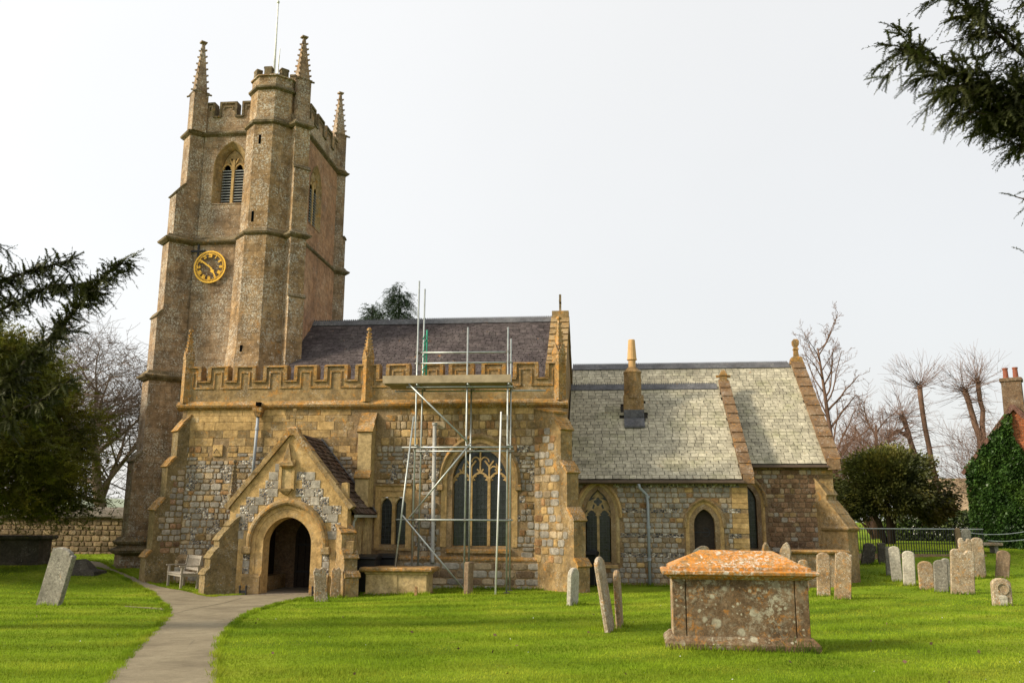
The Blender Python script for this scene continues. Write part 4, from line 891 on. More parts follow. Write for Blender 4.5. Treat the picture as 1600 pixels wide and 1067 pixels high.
# ------------------------------------------------------------------ chancel
NX1 = 7.62; NW = (4.72, .33, 1.2, 2.72, .58)
cc = MB().panel(-1.35, NX1, -.4, 4.02, YC, YC+.5, [NW])
cc.prism([(YC+.5,-.4),(40.2,-.4),(40.2,4.0),(35.62,8.15),(YC+.5,4.42)], NX1-.5, NX1, (0,0,0), (0,1,0), (0,0,1), (1,0,0)); cc.prism([(YC,4.02),(YC+.5,4.02),(YC+.5,4.42)], NX1-.5, NX1, (0,0,0), (0,1,0), (0,0,1), (1,0,0))
chan = cc.build('chancel_wall', 'mortar_dark', CH)
cs = []; z = .1
while z < 4.0:
    h_ = random.uniform(.12,.20); h_ = min(h_, 4.0-z); x = VX1+.05; lim = NX1-(.0 if z < 3.0 else random.choice((.45,.7)))
    while x < lim-.03:
        wd = min(random.uniform(.14,.34), lim-x)
        zz = z+h_/2; hw = .62 if zz < 2.72 else .62*max(0, 1-((zz-2.72)/.92)**1.7)**.6 if zz < 3.64 else 0
        if wd > .07 and not (z+h_ > 1.1 and x < 4.72+hw):
            mt = random.choices(('brown_rubble','sarsen','sarsen_warm','ashlar_weathered'), (.76,.07,.10,.07))[0]
            cs.append((stone_shape(random.randrange(9), mt, random.choice(VARS)), TRS((x+wd/2, YC, zz), (1,0,0), (0,1,0), (0,0,1), wd-.014, random.uniform(.015,.03), h_-.014), wd*h_))
        x += wd
    if lim < NX1: cs.append((block_shape('ashlar_weathered', random.choice(VARS)), TRS(((lim+NX1)/2, YC, z+h_/2), (1,0,0), (0,1,0), (0,0,1), NX1-lim, .026, h_-.006), .1))
    z += h_
place(cs, 'walling_stone', 'walling_stones', chan, 240)
w_ = MB().orders(*NW[:2], NW[2], *NW[3:], prof(YC)).build('window', 'ashlar', CH); MB().orders(NW[0], NW[1], 2.6, NW[3], NW[4], [(.24,YC),(.24,YC-.07),(.30,YC-.10),(.36,YC-.04),(.36,YC+.02)]).build('hood_mould', 'ashlar_weathered', w_); glazed(NW[0], .33, 1.2, 2.72, .56, YC+.2, w_, 4, .16)
E2, T2 = (30.84, 4.02), (35.62, 8.27)
nroof2 = MB().prism([(30.82,3.90),(30.82,3.96),(35.62,8.21),(40.4,4.02),(40.4,3.92),(35.62,8.13)], -1.33, NX1-.1, (0,0,0), (0,1,0), (0,0,1), (1,0,0)).build('chancel_roof', 'slate_under', CH)
sl = [p for p in slating(E2, T2, -1.3, NX1-.2, .262, .20, 'slate_grey', wj=.12) if p[1].translation.x > VX1+.0 or p[1].translation.y > 33.2]
place(sl, 'slate', 'chancel_slates', nroof2, 0)
ridge(-1.3, NX1-.3, 35.62, 8.28, .26)
coping_run('gable_coping', (30.9,4.10), (35.62,8.36), NX1-.22, NX1+.26, 'coping_brown', 10, .13, chan); coping_run('gable_coping', (40.3,4.10), (35.62,8.36), NX1-.22, NX1+.26, 'coping_brown', 10, -.18, chan)
MB().prism([(30.72,3.82),(31.2,3.82),(31.2,4.4),(30.8,4.18)], NX1-.2, NX1+.22, (0,0,0), (0,1,0), (0,0,1), (1,0,0)).build('kneeler', 'coping_brown', chan, jit=.01)
fn = MB().loft(NX1+.02, 35.62, [(8.25,.26,.2),(8.52,.2,.16),(8.56,.10,.09),(8.8,.08,.07),(8.86,.11,.1),(8.95,.07,.06),(9.05,.13,.08),(9.2,.13,.08),(9.28,.06,.05)]); fn.build('finial', 'coping', chan)
MB().prism([(30.70,3.90),(30.70,3.97),(30.84,3.97),(30.84,3.90),(30.80,3.87),(30.74,3.87)], VX1+.05, NX1-.18, (0,0,0), (0,1,0), (0,0,1), (1,0,0)).build('gutter', 'gutter', CH)
bb = buttress('buttress', (7.0, YC), (1,-1), .60, [(1.92,1.10),(3.0,.42)], 'ashlar_weathered', side=1, top_back=.5, capmat='ashlar_weathered')
string_run([Vector((7.0,YC))+dse*.2, Vector((7.0,YC))+dse*1.10, Vector((7.0,YC))+dse*1.10+nse*.60], 1.86, .8, 'string_course', 'ashlar_weathered', parent=bb)
# ------------------------------------------------------------------ porch
PX = -8.98; PD = (PX+.01, .70, -.2, 1.40, .76); HW = 1.72; KN = 2.42; AP = 4.52
pw = MB().panel(PX-HW, PX+HW, -.2, KN, YP, YP+.42, [PD]); pw.prism([(PX-HW,KN),(PX+HW,KN),(PX,AP)], YP, YP+.42)
porch = pw.build('porch_front', 'ashlar', CH)
MB().box(PX-HW, PX-HW+.4, YP+.42, YA, -.2, 2.22).build('porch_side_wall', 'ashlar_weathered', CH); side = MB().box(PX+HW-.4, PX+HW, YP+.42, YA, -.2, 2.22).build('porch_side_wall', 'ashlar_weathered', CH)
for s_ in (-1, 1): MB().box(PX+s_*(HW-.42)-.015, PX+s_*(HW-.42)+.015, YP+.425, YA-.01, .0, 2.3).build('wainscot', 'oak_dark', CH)  # added dark sheets: the porch's inner shade put into the side wall colour
MB().box(PX-HW+.45, PX+HW-.45, YA-.028, YA-.012, .0, 3.2).build('inner_shade_sheet', 'mortar_dark', CH)  # added dark sheet painting interior shade onto the back of the porch
MB().prism([(YP-.0,.06),(YA,.06),(YA,-.1),(YP-.0,-.1)], PX-HW+.4, PX+HW-.4, (0,0,0), (0,1,0), (0,0,1), (1,0,0)).build('porch_floor', 'floor_slab', CH)
MB().box(PX-.85, PX+.85, YP-.26, YP+.1, -.08, .05).build('doorstep', 'floor_slab', CH)
for s_ in (-1, 1): MB().box(PX+s_*1.1-.22, PX+s_*1.1+.22, YP+.45, YA-.05, .0, .46).build('porch_bench', 'ashlar_weathered', CH)
idr = MB().prism([(PX-.6,.05)]+arch(PX, .6, 1.5, .7)+[(PX+.6,.05)], YA-.09, YA-.03).build('inner_door', 'oak_dark', CH)
for i in range(5): MB().box(PX-.5+i*.22, PX-.49+i*.22, YA-.1, YA-.085, .1, 1.7).build('door_plank_joint', 'void', idr)
for z_ in (.5, 1.3): MB().box(PX-.55, PX+.4, YA-.105, YA-.09, z_, z_+.06).build('strap_hinge', 'black_iron', idr)
dw = MB().orders(PD[0], PD[1], .02, PD[3], PD[4], [(-.02,YP+.44),(0,YP+.26),(.05,YP+.22),(.055,YP+.16),(.12,YP+.14),(.13,YP+.08),(.20,YP+.05),(.22,YP-.02),(.33,YP-.025),(.335,YP+.03)]).build('doorway', 'ashlar', CH)
MB().orders(PD[0], PD[1], 1.30, PD[3], PD[4], [(.33,YP+.02),(.33,YP-.10),(.38,YP-.13),(.44,YP-.12),(.50,YP-.04),(.50,YP+.02)]).build('hood_mould', 'ashlar_weathered', dw)
for s_ in (-1, 1):
    MB().box(PD[0]+s_*1.14-.13, PD[0]+s_*1.14+.13, YP-.13, YP+.02, 1.14, 1.34).build('label_stop', 'ashlar_weathered', dw, bevel=.02)
    MB().prism([(YP-.07,-.15),(YP-.07,.52),(YP+.0,.60),(YP+.3,.60),(YP+.3,-.15)], PD[0]+s_*.98-.26, PD[0]+s_*.98+.26, (0,0,0), (0,1,0), (0,0,1), (1,0,0)).build('jamb_base', 'ashlar_weathered', dw)
# chequer of dressed sarsen and knapped flint
ch = []; fp_ = []
for r_ in range(11):
    zc = 1.66+r_*.235; 
    for c_ in range(-6, 7):
        xc = PX+c_*.27+(.05 if r_ % 2 else -.05); dx = abs(xc-PX); lim = (AP-zc)*.82-.36
        if zc < 2.35: lim = 1.42
        dd = math.hypot((xc-PX)/1.16, (zc-1.40)/1.22)
        if dx > lim or dd < 1.07 or (dx < .32 and 2.5 < zc < 4.2) or zc > 3.85: continue
        if (r_+c_) % 2: ch.append((block_shape('sarsen', random.choice(VARS)), TRS((xc, YP, zc), (1,0,0), (0,1,0), (0,0,1), .27*random.uniform(.92,1.12), .014, .225), .3))
        else: fp_.append((block_shape('flint', .05), TRS((xc, YP, zc), (1,0,0), (0,1,0), (0,0,1), .262, .010, .232), .2))
for s_ in (-1, 1):
    for k, z_ in enumerate((.68, .86, 1.04)): (fp_ if k % 2 == 0 else ch).append((block_shape('flint' if k % 2 == 0 else 'sarsen', .05), TRS((PX+s_*1.15, YP, z_), (1,0,0), (0,1,0), (0,0,1), .20, .012, .17), .1))
place(ch, 'sarsen_block', 'sarsen_blocks', porch, 150); place(fp_, 'flint_panel', 'flint_panels', porch, 150)
# niche with canopy
nb = MB().bar([(PX-.09-.19,2.92),(PX-.09-.19,3.72),(PX-.09+.19,3.72),(PX-.09+.19,2.92)], .08, YP-.06, YP+.02).build('niche', 'ashlar', CH)
MB().box(PX-.09-.15, PX-.09+.15, YP-.02, YP-.008, 2.95, 3.70).build('niche_back', 'ashlar_pale', nb)
MB().loft(PX-.09, YP-.02, [(3.52,.06,.06),(3.58,.22,.14),(3.68,.20,.13),(3.72,.12,.09),(4.22,.025,.025)]).build('canopy', 'ashlar_weathered', nb, jit=.012)
MB().loft(PX-.09, YP-.02, [(2.78,.06,.05),(2.88,.16,.12),(2.95,.20,.14)]).build('corbel', 'ashlar_weathered', nb)
# gable coping
for s_ in (-1, 1):
    n_ = 7; a = Vector((PX+s_*(HW+.10), KN-.02)); b = Vector((PX, AP+.10)); d_ = (b-a)/n_; u_ = d_.normalized(); nn = Vector((-u_.y, u_.x))*(-s_)
    for i in range(n_):
        p, q = a+d_*i, a+d_*(i+1); MB().prism([tuple(p-nn*.05), tuple(q-nn*.05), tuple(q+nn*.08), tuple(p+nn*.095)], YP-.07, YP+.30).build('gable_coping', 'coping' if i > 4 else 'ashlar_weathered', porch, jit=.006)
MB().loft(PX, YP+.10, [(AP-.05,.2,.17),(AP+.14,.16,.15),(AP+.2,.07,.07)]).build('apex_stone', 'coping', porch)
cx_ = MB().box(PX-.03, PX+.03, YP+.07, YP+.13, AP+.18, AP+.66); cx_.box(PX-.2, PX+.2, YP+.072, YP+.128, AP+.44, AP+.50)
for p in ((-.2,.47),(.2,.47),(0,.68)): cx_.prism([(PX+p[0]-.05,AP+p[1]-.05),(PX+p[0]+.05,AP+p[1]-.05),(PX+p[0]+.05,AP+p[1]+.05),(PX+p[0]-.05,AP+p[1]+.05)], YP+.068, YP+.132)
cx_.build('gable_cross', 'ashlar_weathered', porch)
pinnacle(PX-HW-.04, YP+.20, 2.35, 2.75, 3.78, .11, 'trim_dark', CH, math.pi/4, 7, False)
MB().loft(PX+HW-.12, YP+.12, [(2.35,.10,.10),(3.10,.09,.09),(3.12,.07,.08)]).build('pinnacle_stump', 'ashlar', CH, jit=.01)
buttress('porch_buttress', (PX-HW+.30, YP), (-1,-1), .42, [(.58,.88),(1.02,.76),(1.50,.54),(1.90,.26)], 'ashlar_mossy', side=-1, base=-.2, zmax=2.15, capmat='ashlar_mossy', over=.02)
buttress('porch_buttress', (PX+HW-.30, YP), (1,-1), .40, [(.55,.66),(1.05,.54),(1.72,.34)], 'ashlar_weathered', side=1, base=-.2, zmax=1.95, over=.02)
MB().box(PX+HW+.02, PX+HW+.28, YP-.18, YP+.1, 1.18, 1.52).build('carved_panel', 'ashlar_weathered', side, bevel=.02)
# blocked lancets on the porch's east side
for y_ in (25.6, 26.2): MB().box(PX+HW-.02, PX+HW+.03, y_, y_+.32, .9, 1.9).build('side_panel', 'ashlar_pale', side)
# porch roof
RE, RA = (1.86, 2.24), (0, AP-.02)
prf = None
for s_ in (-1, 1):
    V = Vector((-s_*(RE[0]), 0, RA[1]-RE[1])); L = V.length; V /= L; N = Vector((s_*V.z, 0, abs(V.x))); O = Vector((PX+s_*RE[0], 0, RE[1]))
    o = MB().prism([(0,0),(L,0),(L,.05),(0,.05)], YP+.3, YA-.02, O, V, N, (0,1,0)).build('porch_roof', 'stone_tile', CH); st = []; s2 = .08; r_ = 0
    while s2 < L-.02:
        ga = .21-.07*s2/L; y = YP+.3-(.1 if r_ % 2 else 0)
        while y < YA-.04:
            wd = random.uniform(.14,.27); a, b = max(y, YP+.3), min(y+wd, YA-.02)
            if b-a > .05:
                c_ = O+V*s2+N*.055; c_.y = (a+b)/2; st.append((slate_shape(random.randrange(6), 'stone_tile', random.choice(VARS)), TRS(c_, (0,s_,0), V, N, b-a-.006, ga, random.uniform(.022,.045)), (b-a)*ga*(2 if s_ > 0 else .5)))
            y += wd
        s2 += ga; r_ += 1
    place(st, 'stone_tile', 'stone_tiles', o, 150 if s_ > 0 else 0)
MB().prism([(PX-.12,AP-.1),(PX+.12,AP-.1),(PX,AP+.05)], YP+.3, YA-.02).build('porch_ridge', 'stone_tile', CH)
MB().tube([(PX+.05,YA-.04,AP+.06),(PX+RE[0]+.02,YA-.04,RE[1]+.10)], .035, 5).build('flashing', 'lead', CH)
MB().box(PX+RE[0]-.03, PX+RE[0]+.07, YP+.3, YA, RE[1]-.08, RE[1]-.01).build('gutter', 'pipe_grey', CH)
MB().tube([(PX+RE[0]+.02,YP+.42,RE[1]-.05),(PX+RE[0]-.08,YP+.44,RE[1]-.22),(PX+HW+.05,YP+.46,1.75),(PX+HW+.05,YP+.46,.2)], .035, 6).build('downpipe', 'pipe_grey', CH)

# ------------------------------------------------------------------ scaffold
sc = thing('scaffold', (-4.2, 26.0, .1), 'galvanised tube scaffold with a plank platform at parapet height in front of the large window', 'scaffold')
FY, BY = 25.6, 26.45; PR = .026
def pole(nm, a, b, mat='galvanised'): return MB().tube([a, b], PR, 8).build(nm, mat, sc, smooth=True)
def coup(p): MB().box(p[0]-.045, p[0]+.045, p[1]-.045, p[1]+.045, p[2]-.045, p[2]+.045).build('coupler', 'coupler', sc, bevel=.012)
GZ = gz(-4, 26)
for x, zt in ((-5.62,9.28),(-4.09,7.80),(-2.87,7.78)): pole('standard', (x,FY,GZ-.02), (x,FY,zt))
for x, zt in ((-5.62,9.25),(-4.09,6.2),(-2.87,7.6)): pole('standard', (x,BY,GZ-.02), (x,BY,zt))
pole('ledger', (-6.0,FY-.05,4.19), (-2.70,FY-.05,4.19)); pole('ledger', (-5.75,BY-.05,4.14), (-2.75,BY-.05,4.14))
pole('ledger', (-6.12,FY-.05,2.10), (-2.70,FY-.05,2.10))
pole('guard_rail', (-5.68,FY+.05,7.05), (-2.8,FY+.05,7.03)); pole('guard_rail', (-5.70,FY+.05,6.72), (-2.75,FY+.05,6.72))
pole('ledger', (-5.92,FY-.05,5.99), (-2.72,FY-.05,5.97)); pole('ledger', (-6.5,BY+.05,6.0), (-1.80,BY+.05,5.98))
for x in (-5.62, -4.09, -2.87):
    pole('transom', (x+.05,FY-.2,6.04), (x+.05,BY+.3,6.04)); pole('transom', (x+.05,FY-.15,4.24), (x+.05,BY+.35,4.24))
    for z in (4.19, 2.10, 5.98): coup((x, FY-.025, z))
    for z in (4.14,): coup((x, BY-.025, z))
for x in (-5.62, -2.87):
    for z in (6.72, 7.04): coup((x, FY+.025, z))
pole('brace', (-5.92,FY-.10,6.16), (-4.02,FY-.10,4.33)); pole('brace', (-3.95,FY-.10,4.30), (-5.72,FY-.10,2.14)); pole('brace', (-5.95,FY-.10,2.26), (-4.02,FY-.18,.14))
pole('raker', (-5.66,FY-.10,5.1), (-6.05,FY-.55,gz(-6.05,25)-.0)); pole('leaning_pole', (-3.05,FY-.10,5.22), (-3.12,FY-.5,gz(-3.1,25.1)), 'pole_white')
for x in (-5.62,-4.09,-2.87):
    for y_ in (FY, BY): MB().box(x-.08, x+.08, y_-.08, y_+.08, GZ-.02, GZ+.012).build('base_plate', 'coupler', sc)
for k in range(5): MB().box(-6.62+.06*random.random(), -2.78+.05*random.random(), FY-.12+k*.23, FY-.12+k*.23+.222, 6.07, 6.108).build('board', 'scaffold_board', sc, jit=.004)
MB().box(-6.62, -2.76, FY-.18, FY-.14, 6.09, 6.32).build('toe_board', 'scaffold_board', sc)
net = MB()
for k in range(11): net.tube([(-5.60+.02*math.sin(k*1.7),BY-.12,6.2+k*.14),(-5.54+.03*math.cos(k*2.1),BY-.12,6.34+k*.14)], .022, 5)
net.build('hoist_rope', 'scaffold_net', sc)
pole('ladder_rail', (-5.49,BY-.1,6.1), (-5.50,BY-.1,7.9), 'scaffold_net')

# ------------------------------------------------------------------ churchyard stones
def head_outline(kind, w, h):
    a = w/2
    if kind == 'round': return [(-a,-.25),(a,-.25),(a,h-a*.7)]+[(a*math.cos(t), h-a*.7+a*.7*math.sin(t)) for t in np.linspace(.15, math.pi-.15, 9)]+[(-a,h-a*.7)]
    if kind == 'shoulder': return [(-a,-.25),(a,-.25),(a,h-.16*w),(a*.92,h-.10*w),(a*.72,h-.13*w),(a*.66,h-.05*w)]+[(a*.62*math.cos(t), h-.08*w+.08*w*math.sin(t)) for t in np.linspace(.4, math.pi-.4, 6)]+[(-a*.66,h-.05*w),(-a*.72,h-.13*w),(-a*.92,h-.10*w),(-a,h-.16*w)]
    if kind == 'point': return [(-a,-.25),(a,-.25),(a,h*.80),(a*.55,h*.93),(0,h),(-a*.55,h*.93),(-a,h*.80)]
    if kind == 'notch': return [(-a,-.25),(a,-.25),(a,h*.93),(a*.75,h*.985),(a*.35,h*.98),(a*.12,h*.90),(-a*.12,h*.915),(-a*.3,h*1.0),(-a*.75,h*1.0),(-a,h*.94)]
    if kind == 'rough': return [(-a,-.25),(a,-.25),(a*1.02,h*.3),(a*.9,h*.6),(a*1.0,h*.85),(a*.5,h),(-a*.1,h*.93),(-a*.6,h*1.0),(-a,h*.86),(-a*.88,h*.5),(-a*1.03,h*.25)]
    return [(-a,-.25),(a,-.25),(a,h),(-a,h)]
def headstone(x, y, w, h, mat, label, kind='round', t=.11, rot=0, leanx=0, leany=0, jit=.006, group=None):
    o_ = head_outline(kind, w, h); mb = MB()
    n = len(o_); 
    mb.prism(o_, -t/2, t/2)
    M = Matrix.Translation((x, y, gz(x, y))) @ Matrix.Rotation(R(leany), 4, 'Y') @ Matrix.Rotation(R(rot), 4, 'Z') @ Matrix.Rotation(R(leanx), 4, 'X')
    mb.xf(M); ob = mb.build('headstone', mat, bevel=min(.022, t*.25)); return tag(ob, label, 'headstone', group)
headstone(-12.68,19.54,.66,1.32,'headstone_grey','grey headstone with shouldered top leaning over beside the path under the yew','shoulder',.13,rot=-12,leanx=6,leany=17)
headstone(-7.26,22.5,.33,.86,'headstone_lichen','crumbling lichened headstone at the grass edge nearest the porch door','rough',.12,rot=20,leany=-6,jit=.02)
headstone(-7.36,24.0,.27,.80,'headstone_orange','worn brown headstone against the porch buttress, behind the crumbling one','rough',.11,rot=15)
headstone(-3.88,25.05,.34,.86,'headstone_brown','narrow brown stone seen nearly edge-on at the foot of the scaffold','flat',.15,rot=75,leany=1)
headstone(-.86,21.9,.52,.86,'headstone_pale','small pale headstone seen edge-on in front of the nave corner buttress','round',.12,rot=72,leany=2.5)
headstone(.02,16.2,.62,1.28,'headstone_lichen','tall headstone seen edge-on leaning west beside the large chest tomb','shoulder',.085,rot=80,leany=-8.5)
headstone(.20,16.85,.60,1.02,'headstone_orange','shorter headstone seen edge-on just behind the tall leaning one','round',.09,rot=84,leany=-2.5)
headstone(2.62,28.0,.40,1.22,'headstone_pale','pointed pale headstone in front of the small chapel door, behind the chest tomb','point',.10,rot=-8,leany=6)
headstone(3.06,28.1,.40,1.28,'headstone_lichen','speckled headstone in front of the small chapel door, right of the pointed one','round',.12,rot=14,leany=-8)
headstone(4.92,28.6,.30,1.40,'headstone_orange','slim headstone rising behind the tomb lid near the chapel corner','point',.10,rot=25,leany=-2)
headstone(5.28,28.6,.34,1.42,'headstone_lichen','spotted headstone beside the slim one near the chapel corner','point',.12,rot=-20,leany=10)
headstone(5.70,27.3,.28,.92,'headstone_orange','low rounded headstone just right of the big tomb lid','round',.10)
headstone(5.92,25.9,.36,1.17,'headstone_orange','thin lichen-orange headstone first to the right of the chest tomb','round',.12,rot=-8,leany=2.5)
headstone(6.18,24.95,.42,1.22,'headstone_orange','broader orange headstone with chipped corner, second right of the chest tomb','shoulder',.13,rot=-8,leany=5)
headstone(8.30,32.0,.42,1.24,'headstone_orange','brown rounded headstone by the foot of the chancel buttress','round',.12,rot=-22,leany=-3)
headstone(10.05,36.5,.50,.84,'headstone_dark','dark leaning headstone in shadow before the railings','round',.12,rot=10,leany=12)
headstone(10.60,36.4,.30,.80,'headstone_dark','small dark upright headstone in shadow before the railings','flat',.12)
headstone(9.72,32.6,.24,.98,'headstone_grey','grey headstone half hidden behind the tall pale one',  'round',.10)
headstone(9.40,30.8,.34,1.12,'headstone_pale','tall pale headstone, leftmost in the row before the railings','round',.12,rot=-12,leany=-2)
headstone(9.36,29.5,.36,1.06,'headstone_pale','pale round-topped headstone with mottled face, second in the row','round',.12,rot=-12,leany=2)
headstone(9.42,28.15,.42,.83,'headstone_orange','low ochre round-topped headstone, third in the row','round',.11,rot=-5)
headstone(9.64,27.6,.38,.90,'headstone_grey','grey round-topped headstone beside the widest stone','round',.13,rot=-14,leany=2)
headstone(10.38,29.2,.24,.84,'headstone_grey','narrow grey headstone just behind the grey round-topped one','round',.10)
headstone(9.98,26.95,.62,1.24,'headstone_lichen','widest headstone, lichen crusted with a notched top, leaning slightly','notch',.13,rot=-8,leany=4)
headstone(11.72,31.1,.40,1.32,'headstone_lichen','tall lichened headstone, the left of a pair behind the notched stone','notch',.12,rot=-5,leany=0)
headstone(12.30,31.6,.38,1.30,'headstone_lichen','tall lichened headstone, the right of a pair behind the notched stone','round',.12,rot=-5)
headstone(12.85,33.9,.32,1.42,'headstone_grey','grey round-topped headstone standing behind the tall lichened pair','round',.10)
headstone(12.95,31.5,.42,.90,'headstone_brown','smooth reddish brown headstone leaning at the lawn edge','round',.09,rot=-5,leany=9)
# small carved stone with two hollows
x, y = 9.65, 23.6; o_ = head_outline('round', .44, .66); M = Matrix.Translation((x, y, gz(x, y))) @ Matrix.Rotation(R(-6), 4, 'Z')
lt = thing('headstone', (x, y, gz(x, y)), 'small thick carved headstone speckled white, nearest the lawn corner at right', 'headstone')
MB().prism(o_, -.09, .09).xf(M).build('body', 'headstone_lichen', lt, bevel=.025); MB().bar([(.13*math.cos(a), .42+.13*math.sin(a)) for a in np.linspace(0, 2*math.pi, 17)], .05, -.12, -.08).xf(M).build('carved_ring', 'headstone_lichen', lt); MB().loft(0, -.10, [(.02,.08,.03),(.22,.09,.03),(.26,.04,.02)]).xf(M).build('carved_base', 'headstone_pale', lt)

# the big chest tomb in front
x, y, rz = 1.93, 14.05, R(-1.5); z = gz(1.9, 13.6)-.02; T_ = Matrix.Translation((x, y, z)) @ Matrix.Rotation(rz, 4, 'Z')
tb = thing('chest_tomb', (x, y, z), 'large chest tomb with hipped lid crusted in bright orange lichen', 'tomb')
def tp_(mb, nm, mat, **k): return mb.xf(T_).build(nm, mat, tb, **k)
hx, hy = .975, .44
tp_(MB().loft(0, 0, [(-.2,hx+.12,hy+.12),(.10,hx+.12,hy+.12),(.13,hx+.10,hy+.10),(.20,hx+.02,hy+.02)]), 'plinth', 'lichen_tomb', jit=.006)
body = tp_(MB().box(-hx+.03, hx-.03, -hy+.03, hy-.03, .18, 1.02), 'core', 'lichen_tomb')
tp_(MB().box(-hx+.20, hx-.20, -hy, -hy+.05, .19, 1.015), 'front_slab', 'lichen_tomb', bevel=.008); tp_(MB().box(-hx+.20, hx-.20, hy-.05, hy, .19, 1.015), 'back_slab', 'lichen_tomb', bevel=.008)
for sx in (-1, 1):
    for sy in (-1, 1): tp_(MB().box(sx*(hx-.095)-.092, sx*(hx-.095)+.092, sy*(hy-.08)-.085, sy*(hy-.08)+.085, .19, 1.018), 'corner_pier', 'lichen_tomb', bevel=.008)
    tp_(MB().box(sx*(hx-.02)-.02, sx*(hx-.02)+.02, -hy+.17, hy-.17, .19, 1.01), 'end_slab', 'headstone_orange', bevel=.008)
tp_(MB().loft(0, 0, [(1.0,hx-.0,hy-.0),(1.03,hx+.06,hy+.06),(1.06,hx+.09,hy+.09),(1.075,hx+.14,hy+.14),(1.12,hx+.15,hy+.15),(1.135,hx+.12,hy+.12)]), 'cornice', 'lichen_lid', jit=.004)
tp_(MB().loft(0, 0, [(1.12,hx+.04,hy+.06),(1.18,hx+.035,hy+.055),(1.19,hx+.01,hy+.03),(1.40,hx-.42,hy-.40),(1.41,hx-.46,hy-.43)]), 'lid', 'lichen_lid', jit=.006)
wd_ = MB()
for k in range(170):
    a = .42+random.random()*.62; b = -hy-.02-random.random()*.14; h_ = random.uniform(.05, .30)*(1-abs(a-.74)*1.3); dx, dy = random.uniform(-.08,.08), random.uniform(-.05,.02)
    wd_.add([(a-.008,b,.0),(a+.008,b,.0),(a+dx,b+dy,max(.04,h_))], [(0,1,2)])
wd = wd_.xf(T_).build('weeds', 'weed_leaf'); wd['kind'] = 'stuff'; wd['label'] = 'dark weeds growing against the foot of the big chest tomb'; wd['category'] = 'weeds'
# chest tomb under the scaffold
x, y = -5.86, 25.15; z = gz(x, y)-.02; T_ = Matrix.Translation((x, y, z)) @ Matrix.Rotation(R(-2), 4, 'Z')
tb = thing('chest_tomb', (x, y, z), 'low buff chest tomb with moulded flat lid below the two-light window', 'tomb')
tp_(MB().loft(0, 0, [(-.15,.92,.42),(.05,.92,.42),(.07,.88,.38)]), 'plinth', 'ashlar_weathered'); tp_(MB().loft(0, 0, [(.05,.87,.37),(.56,.87,.37),(.58,.90,.40),(.64,.91,.41),(.66,.95,.45)]), 'body', 'ashlar_pale')
for xx in (-.82, -.02, .82): tp_(MB().box(xx-.05, xx+.05, -.395, -.36, .06, .56), 'pilaster', 'ashlar_pale')
for sx in (-1, 1): tp_(MB().loft(sx*.505, 0, [(.64,.50,.48),(.68,.52,.52),(.73,.525,.53),(.76,.50,.50)]), 'lid', 'coping', jit=.008)
# chest tomb against the chancel
x, y = 6.5, 29.3; z = gz(x, y)-.02; T_ = Matrix.Translation((x, y, z))
tb = thing('chest_tomb', (x, y, z), 'plain chest tomb with a flat lid standing against the chancel wall', 'tomb')
tp_(MB().box(-.85, .85, -.4, .4, -.1, 1.02), 'body', 'headstone_orange'); tp_(MB().loft(0, 0, [(1.0,.88,.44),(1.03,.94,.50),(1.08,.96,.52),(1.12,.92,.48)]), 'lid', 'coping', jit=.006)
# dark tomb and ledger under the yew
x, y = -20.6, 29.6; z = gz(x, y)-.02; T_ = Matrix.Translation((x, y, z)) @ Matrix.Rotation(R(8), 4, 'Z')
tb = thing('chest_tomb', (x, y, z), 'dark chest tomb in the shade of the yew by the boundary wall', 'tomb')
tp_(MB().loft(0, 0, [(-.1,1.0,.5),(.1,1.0,.5),(.12,.95,.45),(.86,.95,.45)]), 'body', 'headstone_dark'); tp_(MB().loft(0, 0, [(.84,.98,.48),(.90,1.1,.6),(.97,1.1,.6),(1.0,1.06,.56)]), 'lid', 'headstone_dark')
x, y = -16.75, 27.2; z = gz(x, y); T_ = Matrix.Translation((x, y, z)); ob = MB().loft(0, 0, [(-.1,.75,.4),(.10,.72,.38),(.16,.45,.25),(.42,.22,.12),(.45,.15,.1)]).xf(T_).build('grave_marker', 'headstone_dark', jit=.02); tag(ob, 'low dark stepped grave stone between the leaning headstone and the path', 'grave')
x, y = 15.6, 39.6; z = gz(x, y); T_ = Matrix.Translation((x, y, z)); tb = thing('table_tomb', (x, y, z), 'flat ledger slab on low supports beyond the lawn at far right', 'tomb')
tp_(MB().box(-.72, .72, -.35, .35, .30, .42), 'slab', 'headstone_lichen', bevel=.02); tp_(MB().box(-.55, -.4, -.25, .25, -.1, .30), 'support', 'headstone_grey'); tp_(MB().box(.4, .55, -.25, .25, -.1, .30), 'support', 'headstone_grey')
# stake
x, y = -5.2, 24.3; tag(MB().loft(x, y, [(-.1,.04,.04),(.30,.035,.035),(.33,.02,.02)]).build('stake', 'rust_stone', jit=.004), 'short reddish stake in the grass before the low chest tomb', 'stake')

# ------------------------------------------------------------------ bench, bins, scrapers
bx, by = -12.55, 25.72; bz = gz(bx, by); T_ = Matrix.Translation((bx, by, bz)) @ Matrix.Rotation(R(-46), 4, 'Z')
bn = thing('garden_bench', (bx, by, bz), 'weathered pale wooden bench beside the south-west buttress', 'bench')
def bp(mb, nm): return mb.xf(T_).build(nm, 'bench_wood', bn)
for s_ in (-1, 1):
    bp(MB().box(s_*.60-.03, s_*.60+.03, -.27, -.21, -.03, .62), 'leg'); bp(MB().prism([(.20,-.03),(.26,-.03),(.26,.42),(.34,.90),(.29,.92),(.20,.44)], s_*.60-.03, s_*.60+.03, (0,0,0), (0,1,0), (0,0,1), (1,0,0)), 'leg')
    bp(MB().box(s_*.60-.04, s_*.60+.04, -.32, .26, .62, .65), 'armrest'); bp(MB().box(s_*.60-.02, s_*.60+.02, -.2, .2, .34, .40), 'side_rail')
